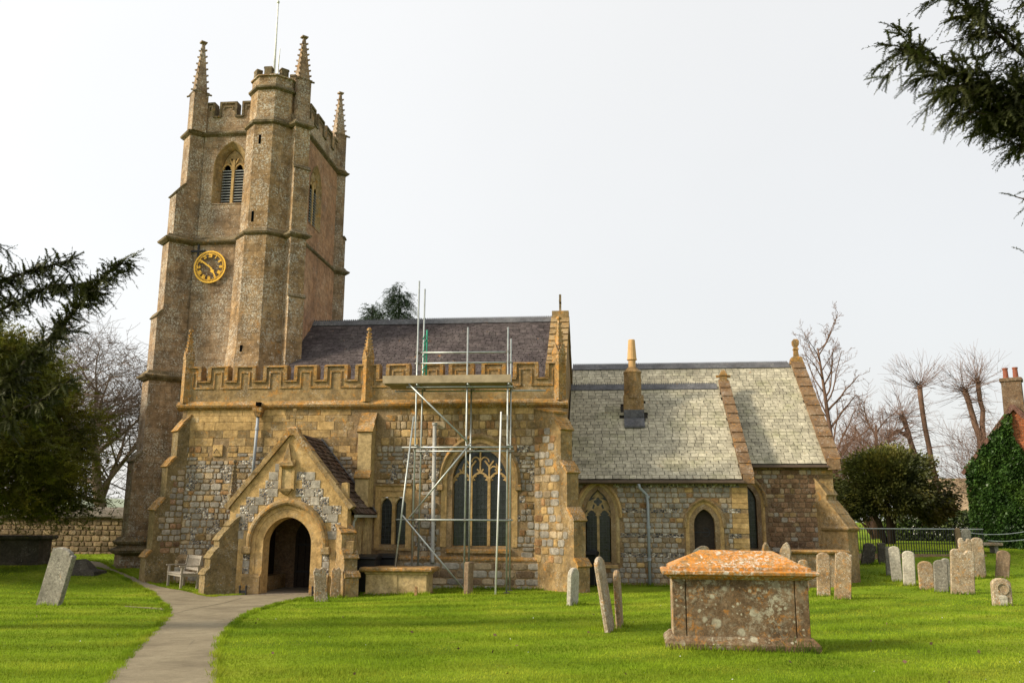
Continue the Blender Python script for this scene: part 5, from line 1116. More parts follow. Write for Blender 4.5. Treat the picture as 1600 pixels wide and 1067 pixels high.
for k in range(5): bp(MB().box(-.62, .62, -.29+k*.105, -.29+k*.105+.085, .41, .435), 'seat_slat')
bp(MB().box(-.57, .57, -.26, -.23, .34, .41), 'front_rail')
bp(MB().prism([(.305,.83),(.33,.83),(.345,.91),(.32,.92)], -.60, .60, (0,0,0), (0,1,0), (0,0,1), (1,0,0)), 'top_rail'); bp(MB().prism([(.225,.50),(.25,.50),(.26,.56),(.235,.56)], -.57, .57, (0,0,0), (0,1,0), (0,0,1), (1,0,0)), 'bottom_rail')
for k in range(11): bp(MB().prism([(.24,.55),(.252,.55),(.32,.84),(.308,.84)], -.53+k*.102, -.53+k*.102+.05, (0,0,0), (0,1,0), (0,0,1), (1,0,0)), 'back_slat')
def bin_(x, y, label, rot=0):
    z = gz(x, y); T = Matrix.Translation((x, y, z)) @ Matrix.Rotation(R(rot), 4, 'Z'); b = thing('wheelie_bin', (x, y, z), label, 'bin', 'wheelie bins kept by the church walls')
    MB().loft(0, 0, [(.06,.22,.25),(.92,.28,.34),(.95,.30,.36),(.97,.30,.36)]).xf(T).build('body', 'bin_plastic', b, bevel=.012)
    MB().prism([(-.40,.975),(.36,.975),(.36,1.04),(.1,1.09),(-.30,1.04),(-.42,.99)], -.31, .31, (0,0,0), (0,1,0), (0,0,1), (1,0,0)).xf(T).build('lid', 'bin_plastic', b, bevel=.012)
    for s_ in (-1, 1): MB().lathe(0, 0, [(-.03,.10),(.03,.10)], 14).xf(T @ Matrix(((0,0,1,s_*.22),(0,1,0,.26),(1,0,0,.10),(0,0,0,1)))).build('wheel', 'bin_plastic', b)
    MB().tube([(-.22,.40,.98),(.22,.40,.98)], .018, 6).xf(T).build('handle', 'bin_plastic', b)
bin_(-6.84, 25.35, 'black wheelie bin between the porch side and the low chest tomb'); bin_(-6.55, 26.35, 'second black wheelie bin set further back below the two-light window', 5); bin_(-.62, 28.4, 'black wheelie bin tucked behind the nave corner buttress under the chapel window', -8)
def scraper(x, y, label):
    z = .02; s_ = thing('boot_scraper', (x, y, z), label, 'boot scraper', 'boot scrapers at the porch door')
    for d in (-.09, .09): MB().box(x+d-.015, x+d+.015, y-.02, y+.02, z-.03, z+.22).build('post', 'black_iron', s_); MB().lathe(x+d, y, [(z+.22,.025),(z+.26,.03),(z+.29,.005)], 8).build('knob', 'black_iron', s_)
    MB().box(x-.09, x+.09, y-.006, y+.006, z+.08, z+.15).build('blade', 'black_iron', s_)
scraper(-10.05, 24.2, 'small iron boot scraper left of the porch doorway'); scraper(-7.98, 24.2, 'small iron boot scraper right of the porch doorway')
# ------------------------------------------------------------------ boundary wall on the left
bwall = thing('boundary_wall', (-27, 38.2, .4), 'coursed rubble churchyard wall with dark rounded coping left of the tower', 'wall')
wb = MB().box(-46, -19.0, 38.0, 38.45, -.2, 2.12).build('wall_core', 'mortar_dark', bwall)
ws = []; z = .12
while z < 2.05:
    h_ = random.uniform(.19,.27); h_ = min(h_, 2.1-z); x = -34
    while x < -19.1:
        wd = random.uniform(.22,.48); ws.append((stone_shape(random.randrange(9), 'garden_wall', random.choice(VARS)), TRS((x+wd/2, 38.0, z+h_/2), (1,0,0), (0,1,0), (0,0,1), wd-.03, random.uniform(.03,.05), h_-.03), wd*h_*(1 if x > -28.2 else .1))); x += wd
    z += h_
place(ws, 'wall_stone', 'wall_stones', bwall, 220)
for k in range(18): MB().prism([(37.82,2.08),(37.80,2.16),(37.95,2.42),(38.22,2.56),(38.5,2.42),(38.65,2.16),(38.63,2.08)], -46+k*1.5, -46+(k+1)*1.5-.015, (0,0,0), (0,1,0), (0,0,1), (1,0,0)).build('coping_stone', 'thatch_coping', bwall, jit=.02)

# ------------------------------------------------------------------ railings
FX0, FX1, FYY = 9.6, 15.2, 38.3; fz = gz(12.3, FYY)
rl = thing('railings', (12.4, FYY, fz), 'black iron railings with pale top rail on a stone kerb behind the headstones', 'railings')
MB().box(FX0, FX1, FYY-.10, FYY+.10, fz-.4, fz+.12).build('kerb', 'headstone_orange', rl); MB().tube([(FX0,FYY,fz+1.12),(FX1,FYY,fz+1.12)], .022, 6).build('top_rail', 'galvanised', rl); MB().box(FX0, FX1, FYY-.012, FYY+.012, fz+.22, fz+.25).build('bottom_rail', 'black_iron', rl)
bar0 = None
for k in range(56):
    x = FX0+.05+k*.1
    if bar0 is None: bar0 = MB().lathe(x, FYY, [(fz+.1,.017),(fz+1.10,.017),(fz+1.12,.006)], 5).build('bar', 'black_iron', rl)
    else:
        o = bar0.copy(); COL.objects.link(o); o.location = bar0.location+Vector((k*.1, 0, 0))
x, y = 14.05, 37.9; tag(MB().loft(x, y, [(gz(x,y)-.2,.085,.085),(gz(x,y)+1.1,.08,.08),(gz(x,y)+1.14,.05,.05)]).build('wooden_post', 'post_wood', jit=.005), 'square brown wooden post standing before the iron railings', 'post')
for k, (p0, p1, sg) in enumerate((((14.05,37.9,gz(14,38)+1.02), (19.6,39.6,2.55), .45), ((15.6,38.9,gz(15.6,39)+.55), (19.6,39.9,2.15), .28))):
    pts = [Vector(p0)+(Vector(p1)-Vector(p0))*t_-Vector((0,0,4*sg*t_*(1-t_))) for t_ in np.linspace(0,1,14)]
    tag(MB().tube(pts, .014, 5).build('rope', 'rope'), ('slack pale rope from the wooden post towards the ivy covered house', 'lower slack rope running towards the ivy covered house')[k], 'rope')

# ------------------------------------------------------------------ ivy covered house
H0 = Vector((18.5, 42.0, 0)); ang = R(28); UH = Vector((math.cos(ang), -math.sin(ang), 0)); DH = Vector((math.sin(ang), math.cos(ang), 0)); hb = gz(18, 42)
hs = thing('house', (18.5, 42, hb), 'ivy covered brick house with tiled roof and twin pot chimney at the far right', 'house')
GA = 7.30; EV = 4.55; HWD = 2.1
def hp(poly, d0, d1, nm, mat, par=hs, **k): return MB().prism(poly, d0, d1, H0, UH, (0,0,1), DH).build(nm, mat, par, **k)
gw = hp([(-HWD,hb-.5),(HWD,hb-.5),(HWD,EV),(0,GA),(-HWD,EV)], 0, 8, 'wall', 'mortar')
bk = []; z = EV-1.5; r_ = 0
while z < GA-.1:
    lim = HWD if z < EV else HWD*(GA-z)/(GA-EV)-.05; x = -.2+(.115 if r_ % 2 else 0)
    while x+.1 < lim:
        bk.append((block_shape('brick', random.choice(VARS)), TRS(H0+UH*(x+.11)+Vector((0,0,z+.035)), UH, DH, (0,0,1), .215, .012, .066), 1)); x += .23
    z += .077; r_ += 1
place(bk, 'brick', 'bricks', gw, 0)
sl_ = math.hypot(HWD+.25, (GA-EV)*(HWD+.25)/HWD); 
for s_ in (-1, 1):
    V = (UH*(-s_*HWD)+Vector((0,0,GA-EV))).normalized(); N = V.cross(DH)*s_; N = N if N.z > 0 else -N; O = H0+UH*(s_*(HWD+.22))+Vector((0,0,EV-(GA-EV)/HWD*.22+.02)); L = math.hypot(HWD+.22, (GA-EV)/HWD*(HWD+.22))
    o = MB().prism([(0,0),(L,0),(L,.07),(0,.07)], -.15, 8.1, O, V, N, DH).build('roof', 'roof_tile_red', hs)
    tl = []; q = .06
    while q < L:
        y = -.15
        while y < 5: tl.append((slate_shape(random.randrange(6), 'roof_tile_red', random.choice(VARS)), TRS(O+V*q+N*.072+DH*(y+.085), DH*s_, V, N, .165, .105, .014), 1)); y += .17
        q += .105
    place(tl, 'roof_tile', 'roof_tiles', o, 0)
    hp([(s_*(HWD+.2),EV-.36),(s_*(HWD+.2),EV-.16),(0,GA+.02),(0,GA-.18)], -.19, -.15, 'bargeboard', 'roof_tile_red')
cm = Vector((18.5,42,0))+DH*.5
chm = MB().loft(cm.x, cm.y, [(GA-.7,.42,.34),(GA+1.15,.40,.32),(GA+1.17,.46,.38),(GA+1.30,.46,.38),(GA+1.33,.40,.32)], -ang).build('chimney', 'brick_dark', hs)
for s_ in (-1, 1): p = cm+UH*(s_*.2); MB().lathe(p.x, p.y, [(GA+1.3,.13),(GA+1.38,.12),(GA+1.75,.105),(GA+1.77,.125),(GA+1.83,.125)], 10).build('chimney_pot', 'pot_red', chm)
MB().loft(cm.x+.1, cm.y-.3, [(GA-.35,.5,.12),(GA+.05,.46,.06)], -ang).build('flashing', 'white_render', chm)
hp([(1.25,2.2),(1.95,2.2),(1.95,3.4),(1.25,3.4)], -.05, .02, 'window', 'window_glass', gw)

# ------------------------------------------------------------------ foliage helpers
def unit(a): return a/np.maximum(np.linalg.norm(a, axis=-1, keepdims=True), 1e-9)
def leaves(P, size, name, mat, parent=None, kind=None, flat=.0, aspect=.55, var=None, D=None):
    """diamond leaves at points P"""
    n = len(P); d = unit(RNG.normal(size=(n,3))) if D is None else unit(D+RNG.normal(size=(n,3))*.45)
    s = unit(np.cross(d, RNG.normal(size=(n,3)))); sz = (size*(.65+.7*RNG.random(n)))[:, None] if np.ndim(size) == 0 else size[:, None]
    v = np.stack([P-d*sz*.5, P+s*sz*.5*aspect+d*sz*.05, P+d*sz*.5, P-s*sz*.5*aspect+d*sz*.05], 1).reshape(-1,3); f = np.arange(4*n).reshape(n,4)
    va = np.repeat(RNG.uniform(-1,1,n) if var is None else var, 4); return raw_mesh(name, v, f, mat, parent, va, kind=kind)
def needles(P, D, L, nn, nl, wdt, droop=.0, flatness=.5):
    """twigs of needles: P start, D direction, L length of each twig"""
    n = len(P); D = unit(D); t_ = (np.arange(nn)+.3)/nn; side = unit(np.cross(D, np.array([0,0,1.0])+RNG.normal(size=(n,3))*.35)); upv = np.cross(side, D)
    base = P[:,None,:]+D[:,None,:]*(t_[None,:,None]*L[:,None,None]); base[:,:,2] -= droop*(t_[None,:]**2)*L[:,None]
    sg = np.where(np.arange(nn)%2, 1.0, -1.0)[None,:,None]; ax = (RNG.random((n,nn,1))-.5)*2*flatness
    nd = unit(D[:,None,:]*.75+side[:,None,:]*sg+upv[:,None,:]*ax); ln = nl*(.7+.6*RNG.random((n,nn,1)))*(1-.35*t_[None,:,None])
    tip = base+nd*ln; b0 = base-D[:,None,:]*wdt*.5; b1 = base+D[:,None,:]*wdt*.5
    v = np.stack([b0, b1, tip], 2).reshape(-1,3); f = np.arange(len(v)).reshape(-1,3); va = np.repeat(RNG.uniform(-1,1,n), nn*3); return v, f, va
def pile(lst):
    V, F, A = [], [], []; o = 0
    for v, f, a in lst: V.append(v); F.append(f+o); A.append(a); o += len(v)
    return np.concatenate(V), np.concatenate(F), np.concatenate(A)
def branching(base, dir0, L0, r0, levels, kids, seed, up_=.25, spread=.75, jit=.16, shrink=.58, minr=.008, first=.35, segs=5, jit0=None):
    """list of branch polylines (points, radii)"""
    rnd = random.Random(seed); out_ = []; todo = [(Vector(base), Vector(dir0).normalized(), L0, r0, 0)]
    while todo:
        p, d, L, r, lv = todo.pop(); n = segs if lv < 2 else 3; pts = [p.copy()]; rad = [r]; dd = d.copy(); ds = []
        for i in range(n):
            jj = jit if (lv or jit0 is None) else jit0; dd = (dd+Vector((rnd.gauss(0,jj), rnd.gauss(0,jj), rnd.gauss(0,jj)+up_*(.3 if lv else .4)))).normalized(); p = p+dd*(L/n); pts.append(p.copy()); ds.append(dd.copy())
            rad.append(max(minr*.6, r*(1-(i+1)/n*(.72 if lv else .80))))
        out_.append((pts, rad, lv))
        if lv+1 < levels:
            k = kids[lv]
            for j in range(k):
                f = (first if lv == 0 else .22)+(1-(first if lv == 0 else .22))*(j+rnd.random())/k; i = min(n-1, int(f*n)); q = pts[i].lerp(pts[i+1], f*n-i)
                a = Vector((rnd.gauss(0,1), rnd.gauss(0,1), rnd.gauss(0,.35))); a = (a-ds[i]*a.dot(ds[i])).normalized()
                nd = (ds[i]*(1-spread*.55)+a*spread).normalized(); todo.append((q, nd, L*shrink*rnd.uniform(.7,1.25)*(1.0-.45*(f-.3) if lv == 0 else 1), max(minr, rad[i]*rnd.uniform(.40,.62)), lv+1))
    return out_
def wood(brs, name, mat, parent, test=lambda lv: True):
    mb = MB()
    for pts, rad, lv in brs:
        if test(lv): mb.tube(pts, rad, 7 if lv == 0 else (5 if lv == 1 else 3))
    return mb.build(name, mat, parent, recalc=False, smooth=True)
def bare_tree(name, label, base, dir0, L0, r0, levels, kids, seed, mat='bark_grey', tw='twig', **k):
    z = gz(base[0], base[1])-.1; t_ = thing(name, (base[0], base[1], z), label, 'tree', k.pop('group', None)); b = branching((base[0],base[1],z), dir0, L0, r0, levels, kids, seed, **k)
    wood(b, 'trunk', mat, t_, lambda lv: lv == 0); wood(b, 'limbs', mat, t_, lambda lv: lv == 1); c_ = wood(b, 'crown', tw, t_, lambda lv: lv > 1); return t_

# ---- bare trees
bare_tree('bare_tree', 'large bare spreading tree behind the tower and the boundary wall', (-29.5,50), (.04,0,1), 9.6, .42, 5, (18,9,7,5), 11, up_=.16, spread=.92, shrink=.62, first=.22, minr=.013)
bare_tree('bare_tree', 'second bare tree further left showing through the yew', (-37,56), (-.05,0,1), 9.5, .4, 5, (14,7,5,4), 23, up_=.15, spread=.9, shrink=.60, first=.25, minr=.013)
bare_tree('bare_tree', 'bare twiggy tree close against the west side of the tower', (-24.5,49), (.1,0,1), 8.2, .30, 5, (16,9,7,4), 31, up_=.18, spread=.85, shrink=.55, first=.2, minr=.012)
bare_tree('bare_tree', 'tall slender bare tree rising beyond the chancel gable', (15.2,60), (-.02,0,1), 12.6, .27, 5, (24,8,6,3), 5, 'bark_warm', 'twig_red', up_=.30, spread=.66, shrink=.30, first=.25, jit=.10, jit0=.025, minr=.012, segs=7)
bare_tree('bare_tree', 'low reddish bare tree with stubby limbs right of the tall slender one', (17.0,59), (.05,0,1), 7.6, .34, 4, (9,14,8), 9, 'bark_warm', 'twig_red', up_=.20, spread=.8, shrink=.50, first=.3, minr=.013)
bare_tree('bare_thicket', 'dense reddish brown bare bush between the chancel gable and the evergreen', (16.2,57), (0,0,1), 4.2, .12, 4, (30,12,6), 17, 'bark_warm', 'twig_red', up_=.3, spread=.7, shrink=.75, first=.05, minr=.010)
bare_tree('bare_thicket', 'brown bare shrub beside the ivy covered house', (24.2,60), (0,0,1), 4.6, .12, 4, (26,10,5), 19, 'bark_warm', 'twig_red', up_=.3, spread=.7, shrink=.75, first=.05, minr=.010)
def pollard(label, stems, seed, base):
    z = gz(*base)-.1; t_ = thing('pollard_tree', (base[0], base[1], z), label, 'tree', 'pollarded trees beyond the railings'); rnd = random.Random(seed); tw = MB()
    for pts, r in stems:
        P = [Vector(p) for p in pts]; rr = [r*(1-.35*i/(len(P)-1)) for i in range(len(P))]; rr[-1] = r*.80; Q = []; qr = []
        for i in range(len(P)-1):
            for j in range(3): Q.append(P[i].lerp(P[i+1], j/3)+Vector((rnd.gauss(0,.03),rnd.gauss(0,.03),0))); qr.append(rr[i]+(rr[i+1]-rr[i])*j/3)
        Q.append(P[-1]); qr.append(rr[-1]); MB().tube(Q, qr, 8).build('trunk', 'bark_warm', t_, smooth=True)
        for k in range(80):
            d = Vector((rnd.gauss(0,.9), rnd.gauss(0,.9), rnd.gauss(.45,.6))).normalized(); L = rnd.uniform(.8,2.9); o = P[-1]+Vector((rnd.gauss(0,.08),rnd.gauss(0,.08),rnd.uniform(-.3,.1)))
            q = [o]; 
            for s_ in range(3): d = (d+Vector((rnd.gauss(0,.12),rnd.gauss(0,.12),.10))).normalized(); q.append(q[-1]+d*L/3)
            tw.tube(q, [.016,.012,.009,.006], 3)
            for m_ in range(2):
                e = (d+Vector((rnd.gauss(0,.5),rnd.gauss(0,.5),rnd.gauss(0,.4)))).normalized(); tw.tube([q[2],q[2]+e*L*.4], [.008,.005], 3)
        for k in range(60):
            i = rnd.uniform(.30,.98); j = int(i*(len(Q)-1)); d = Vector((rnd.gauss(0,1), rnd.gauss(0,1), rnd.uniform(-.5,.5))).normalized(); L = rnd.uniform(.5,2.0)
            q = [Q[j]]; 
            for s_ in range(3): d = (d+Vector((rnd.gauss(0,.15),rnd.gauss(0,.15),rnd.uniform(-.2,.12)))).normalized(); q.append(q[-1]+d*L/3)
            tw.tube(q, [.022,.015,.011,.007], 3)
    tw.build('crown', 'twig_red', t_, recalc=False, smooth=True)
pollard('pollarded tree with a straight single trunk and a burst of shoots', [([(21.5,60,.8),(21.2,60,4.5),(20.8,60,8.0),(20.7,60,10.9)], .20)], 3, (21.4,60))
pollard('pollarded tree with a crooked trunk bent towards the straight one', [([(20.3,60.5,.8),(20.2,60.5,6.2),(19.9,60.5,7.9),(19.6,60.5,8.9)], .20), ([(20.0,60.5,7.5),(19.2,60.5,8.0),(18.6,60.5,7.5)], .13)], 4, (20.2,60.5))
pollard('pollarded tree with a forked trunk beside the ivy covered house', [([(24.6,60,.8),(24.4,60,5.0),(24.15,60,7.6),(23.75,60,9.4),(23.5,60,10.6)], .23), ([(24.3,60,7.0),(24.5,60,9.2),(24.4,60,11.2)], .18)], 6, (24.5,60))

# ---- round evergreen behind the railings
ec = np.array([14.1, 46.5, 3.9]); er = np.array([2.75, 2.4, 2.05]); ez = gz(14, 46.5)
ev = thing('evergreen_tree', (14.1, 46.5, ez), 'broad round dark evergreen with golden tips behind the railings', 'tree')
for k, (dx, dy) in enumerate(((-.5,0),(.3,.2),(-.1,-.3))): MB().tube([(14+dx*.4,46.5+dy,ez-.1),(14+dx*.9,46.5+dy,ez+1.0),(14+dx*2.2,46.5+dy*2,ez+2.2),(14+dx*3.2,46.5+dy*3,ez+3.4)], [.17,.14,.11,.06], 7).build('trunk', 'bark_dark', ev, smooth=True)
lob = np.array([(0,0,.1,.78),(-.62,.1,-.25,.50),(.60,.0,-.22,.52),(-.30,-.3,.42,.46),(.32,.1,.40,.48),(0,-.45,-.2,.55),(-.75,0,-.55,.34),(.78,.1,-.55,.34),(.1,.2,.62,.36)]); li = RNG.integers(0, len(lob), 430)
cl = lob[li,:3]+unit(RNG.normal(size=(430,3)))*(RNG.random((430,1))**.30)*lob[li,3:4]; cc_ = ec+cl*er
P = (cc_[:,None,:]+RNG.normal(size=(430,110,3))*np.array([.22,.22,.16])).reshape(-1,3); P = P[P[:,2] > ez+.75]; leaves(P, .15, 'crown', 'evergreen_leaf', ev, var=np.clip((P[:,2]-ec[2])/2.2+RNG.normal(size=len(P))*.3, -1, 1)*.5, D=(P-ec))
# ---- hedge and thatched cottage far right
hx_ = RNG.random((9000,3))*np.array([9,1.6,1.7])+np.array([15.5,52,gz(18,52)]); hd = leaves(hx_, .20, 'hedge', 'hedge_leaf'); tag(hd, 'dark clipped hedge low behind the railings and the evergreen', 'hedge')
ct = thing('cottage', (27.5, 75, 1), 'distant cottage with straw coloured thatch seen past the evergreen', 'cottage'); MB().box(25.6, 31, 75, 79, .5, 3.2).build('wall', 'white_render', ct); MB().prism([(74.4,2.9),(77,5.6),(79.6,2.9)], 25.2, 31.4, (0,0,0), (0,1,0), (0,0,1), (1,0,0)).build('roof', 'thatch', ct)
for xx in (26.6, 28.6): w_ = MB().box(xx, xx+.7, 74.96, 75.02, 1.6, 2.4).build('window', 'window_glass', ct)
# ---- ivy on the gable
n = 26000; u = RNG.uniform(-HWD-.1, HWD+.1, n); zz = RNG.uniform(hb, GA, n); lim = np.where(zz < EV, HWD+.08, (HWD+.08)*(GA-zz)/(GA-EV)+.02)
keep = (np.abs(u) < lim) & ((u < .35-.0*(zz)+np.clip((5.0-zz)*.55, -.45, 3)) ) ; u, zz = u[keep], zz[keep]; dep = -.05-.22*np.abs(np.sin(u*3.1+zz*2.3)*np.sin(zz*1.7-u*2))-.10*RNG.random(len(u))
P = np.array(H0)+np.outer(u, UH)+np.outer(dep, DH); P[:,2] += zz; o = leaves(P, .15, 'ivy', 'ivy_leaf', aspect=.9, D=np.tile(np.array([-DH.x*1.0,-DH.y*1.0,-.5]), (len(P),1))+RNG.normal(size=(len(P),3))*.5); tag(o, 'dense green ivy clothing the gable wall of the brick house', 'ivy')
# ---- conifer behind the nave ridge
def conifer(label, x, y, top, width, seed):
    z = gz(x, y); t_ = thing('conifer', (x, y, z), label, 'tree', 'conifers behind the nave'); MB().tube([(x,y,z-.2),(x,y,top*.6),(x,y,top-.1)], [.35,.16,.02], 7).build('trunk', 'bark_dark', t_, smooth=True); rnd = np.random.default_rng(seed)
    n = 1300; h = rnd.random(n)**.75; zz = top-(top*.62)*h; a = rnd.random(n)*6.283; r = width*(.10+.9*h**.8)*(.55+.5*rnd.random(n)); D = np.stack([np.cos(a), np.sin(a), -.15-.35*h], 1)
    lst = []
    for k in range(4):
        f = (k+.7)/4; Q = np.stack([x+np.cos(a)*r*f, y+np.sin(a)*r*f, zz-.12*r*f*f+rnd.normal(size=n)*.08], 1); lst.append(needles(Q+rnd.normal(size=(n,3))*.08, D+rnd.normal(size=(n,3))*.55-np.array([0,0,.35]), .35+.3*rnd.random(n), 12, .16, .05, .4, .8))
    v, f_, va = pile(lst); raw_mesh('crown', v, f_, 'conifer_needle', t_, va); return t_
conifer('tall dark conifer whose top shows above the nave ridge', -11.7, 48, 15.3, 3.6, 41); conifer('shorter conifer beside the tall one above the nave ridge', -13.4, 48.5, 14.3, 3.0, 42)

# ---- dark golden yew left of the tower
yc = np.array([-21.3, 26.9, 5.0]); yz = gz(-21.3, 26.9)
yw = thing('yew_tree', (-21.3, 26.9, yz), 'massive dark yew with olive tips overhanging the boundary wall at left', 'tree')
MB().tube([(-21.3,26.9,yz-.2),(-21.2,26.9,1.6),(-21.4,27.0,3.4),(-21.3,26.9,6.5)], [.55,.45,.38,.12], 9).build('trunk', 'bark_dark', yw, smooth=True)
n = 2600; a = RNG.random(n)*6.283; el = RNG.random(n); lst = []; zz = 2.5+5.6*el; rr = 4.4*np.sqrt(np.clip(1-((zz-4.0)/4.5)**2, .05, 1))*(.42+.62*RNG.random(n)**.6)*(.86+.16*np.sin(a*5+zz*2.1))
base = np.stack([yc[0]+np.cos(a)*rr, yc[1]+np.sin(a)*rr*.95, zz-.10*rr], 1); D = np.stack([np.cos(a), np.sin(a), .35*np.ones(n)], 1)
for k in range(7): lst.append(needles(base+RNG.normal(size=(n,3))*np.array([.28,.28,.22]), D+RNG.normal(size=(n,3))*.55, .35+.35*RNG.random(n), 14, .15, .06, .35, .9))
v, f_, va = pile(lst); raw_mesh('crown', v, f_, 'yew_gold', yw, va)
lm = MB()
for k in range(26):
    a_ = random.random()*6.283; z_ = random.uniform(2.2,6.5); L = random.uniform(2.6,4.4); p = [Vector((yc[0],yc[1],z_-.6))]
    for q in range(1, 5): p.append(Vector((yc[0]+math.cos(a_)*L*q/4, yc[1]+math.sin(a_)*L*q/4, z_-.6+.5*q/4*L*.4+random.gauss(0,.06))))
    lm.tube(p, [.10,.07,.05,.03,.012], 5)
lm.build('limbs', 'bark_dark', yw, recalc=False)

# ---- near yew boughs entering the picture at the left and at the top right
def bough_tree(label, trunk, boughs, mat, nn, nl, wdt, tl, dens, seed, droop, name='yew_tree'):
    b0 = trunk[0]; t_ = thing(name, b0, label, 'tree'); MB().tube(trunk, [.42*(1-.6*i/(len(trunk)-1)) for i in range(len(trunk))], 9).build('trunk', 'bark_dark', t_, smooth=True); rnd = np.random.default_rng(seed); lst = []; wd_ = MB()
    for pts, r, sp, dn in boughs:
        P = np.array(pts, float); seg = np.r_[0, np.cumsum(np.linalg.norm(np.diff(P, axis=0), axis=1))]; tot = seg[-1]; wd_.tube(pts, [r*(1-.85*i/(len(pts)-1)) for i in range(len(pts))], 6)
        at = lambda s_: np.stack([np.interp(s_, seg, P[:,k]) for k in range(3)], -1)
        n1 = max(4, int(tot*dens*dn)); s1 = rnd.random(n1)*tot*.97+tot*.03; p1 = at(s1); d1 = unit(at(np.minimum(s1+.05, tot))-at(np.maximum(s1-.05, 0))); side = unit(np.cross(d1, np.array([0,0,1.0])))*np.where(rnd.random((n1,1)) < .5, -1, 1)
        D1 = unit(d1*.75+side*(.55+.3*rnd.random((n1,1)))+np.stack([np.zeros(n1), np.zeros(n1), rnd.normal(size=n1)*.28-.10], 1)); L1 = sp*(.35+.75*rnd.random(n1))*(1-.55*s1/tot)
        for i in range(n1): wd_.tube([p1[i], p1[i]+D1[i]*L1[i]*.6-np.array([0,0,.03*L1[i]]), p1[i]+D1[i]*L1[i]-np.array([0,0,droop*L1[i]*.35])], [.007*tl/.2,.005*tl/.2,.003*tl/.2], 3)
        m = np.maximum(3, (L1/tl*8.5).astype(int)); idx = np.repeat(np.arange(n1), m); u = rnd.random(len(idx)); Q = p1[idx]+D1[idx]*(L1[idx]*u)[:,None]; Q[:,2] -= droop*.35*L1[idx]*u**2
        DD = unit(D1[idx]*.7+rnd.normal(size=(len(idx),3))*.42-np.array([0,0,droop*.75])); lst.append(needles(Q, DD, tl*(.6+.7*rnd.random(len(idx))), nn, nl, wdt, droop*.4, .55))
        ns = int(tot*dens*dn*1.5); s_ = rnd.random(ns)*tot; lst.append(needles(at(s_), unit(rnd.normal(size=(ns,3))*.6-np.array([0,0,.25])), tl*(.6+.6*rnd.random(ns)), nn, nl, wdt, droop*.3, .6))
    wd_.build('boughs', 'bark_dark', t_, recalc=False, smooth=True); v, f_, va = pile(lst); raw_mesh('crown', v, f_, mat, t_, va); return t_
bough_tree('overhanging yew whose drooping dark boughs enter at the top right', [(7.4,8.6,gz(7.4,8.6)-.1),(7.3,8.5,3.0),(7.2,8.4,6.5),(7.0,8.2,9.5)],
  [([(7.2,8.4,4.6),(5.2,7.7,5.0),(3.9,7.2,5.25),(3.15,7.0,5.60),(2.82,7.0,5.82),(2.54,7.0,5.98)], .055, .85, 1.35), ([(4.8,7.5,5.0),(3.9,7.1,5.12),(3.3,6.9,5.28),(2.95,6.9,5.38)], .025, .5, 1.3), ([(5.2,7.7,5.0),(4.2,7.2,5.45),(3.5,7.0,5.85),(3.1,6.9,6.2),(2.85,6.9,6.45)], .035, .5, 1.1),
   ([(4.6,7.4,5.15),(3.7,7.0,5.42),(3.1,6.9,5.50),(2.8,6.9,5.62)], .025, .52, 1.6), ([(5.25,7.72,4.99),(4.2,7.3,4.95),(3.6,7.1,5.02),(3.27,7.0,5.16)], .03, .30, .8), ([(7.25,8.45,4.05),(6.0,8.0,4.3),(4.6,7.4,4.5),(3.7,7.1,4.58),(3.27,7.0,4.68)], .03, .18, .5), ([(7.27,8.45,3.7),(6.2,8.0,3.9),(4.6,7.3,4.0),(3.7,7.0,4.1),(3.29,7.0,4.2)], .03, .12, .4),
   ([(7.1,8.3,6.0),(5.4,7.6,6.2),(4.3,7.2,6.3),(3.6,7.0,6.5)], .045, .6, 1.2), ([(7.1,8.3,7.2),(5.6,7.8,7.2),(4.4,7.4,7.1),(3.6,7.2,7.0)], .04, .6, 1.0)], 'yew_dark', 26, .026, .014, .15, 28, 77, .5)
bough_tree('near yew whose long dark bough slants up across the sky at the left', [(-13.6,13.6,gz(-13.6,13.6)-.1),(-13.5,13.6,3.0),(-13.3,13.7,6.0),(-13.2,13.8,8.5)],
  [([(-13.4,13.6,2.6),(-11.6,13.9,3.4),(-10.35,14.0,4.35),(-9.6,14.0,5.15),(-8.95,14.0,5.95),(-8.42,14.0,6.55)], .085, .62, 1.25), ([(-13.2,13.7,5.2),(-11.6,13.9,5.9),(-10.6,14.0,6.25),(-9.9,14.0,6.45),(-9.2,14.0,6.62)], .06, .55, 1.3), ([(-13.3,13.7,4.2),(-12.6,13.8,4.6),(-11.2,13.9,5.3),(-10.3,14.0,5.85),(-9.6,14.0,6.15),(-9.05,14.0,6.12)], .05, .45, 1.1),
   ([(-11.5,13.9,3.3),(-10.3,13.9,3.75),(-9.6,13.9,4.05),(-9.1,13.9,4.4)], .04, .5, 1.0), ([(-13.3,13.7,2.9),(-11.8,13.8,3.2),(-10.8,13.9,3.6)], .05, .9, 1.1), ([(-13.2,13.8,6.8),(-12,13.9,7.0),(-11.0,14,7.0)], .05, .8, 1.0)], 'yew_dark', 24, .048, .026, .26, 24, 78, .3)

# ---- far land: low hills and a distant wood so that the horizon is not bare
hv = []; nh = 160
for i in range(nh):
    a_ = math.pi*(.02+.96*i/(nh-1)); r_ = 420; hgt = 5+4*math.sin(i*.19)+2.5*math.sin(i*.53+1)
    hv += [(r_*math.cos(a_), r_*math.sin(a_), -3), ((r_+90)*math.cos(a_), (r_+90)*math.sin(a_), max(1.5, hgt)), ((r_+200)*math.cos(a_), (r_+200)*math.sin(a_), -3)]
hf = [(3*i+j, 3*i+3+j, 3*i+4+j, 3*i+1+j) for i in range(nh-1) for j in (0, 1)]
structure(raw_mesh('hills', hv, hf, 'hill_green', smooth=True))

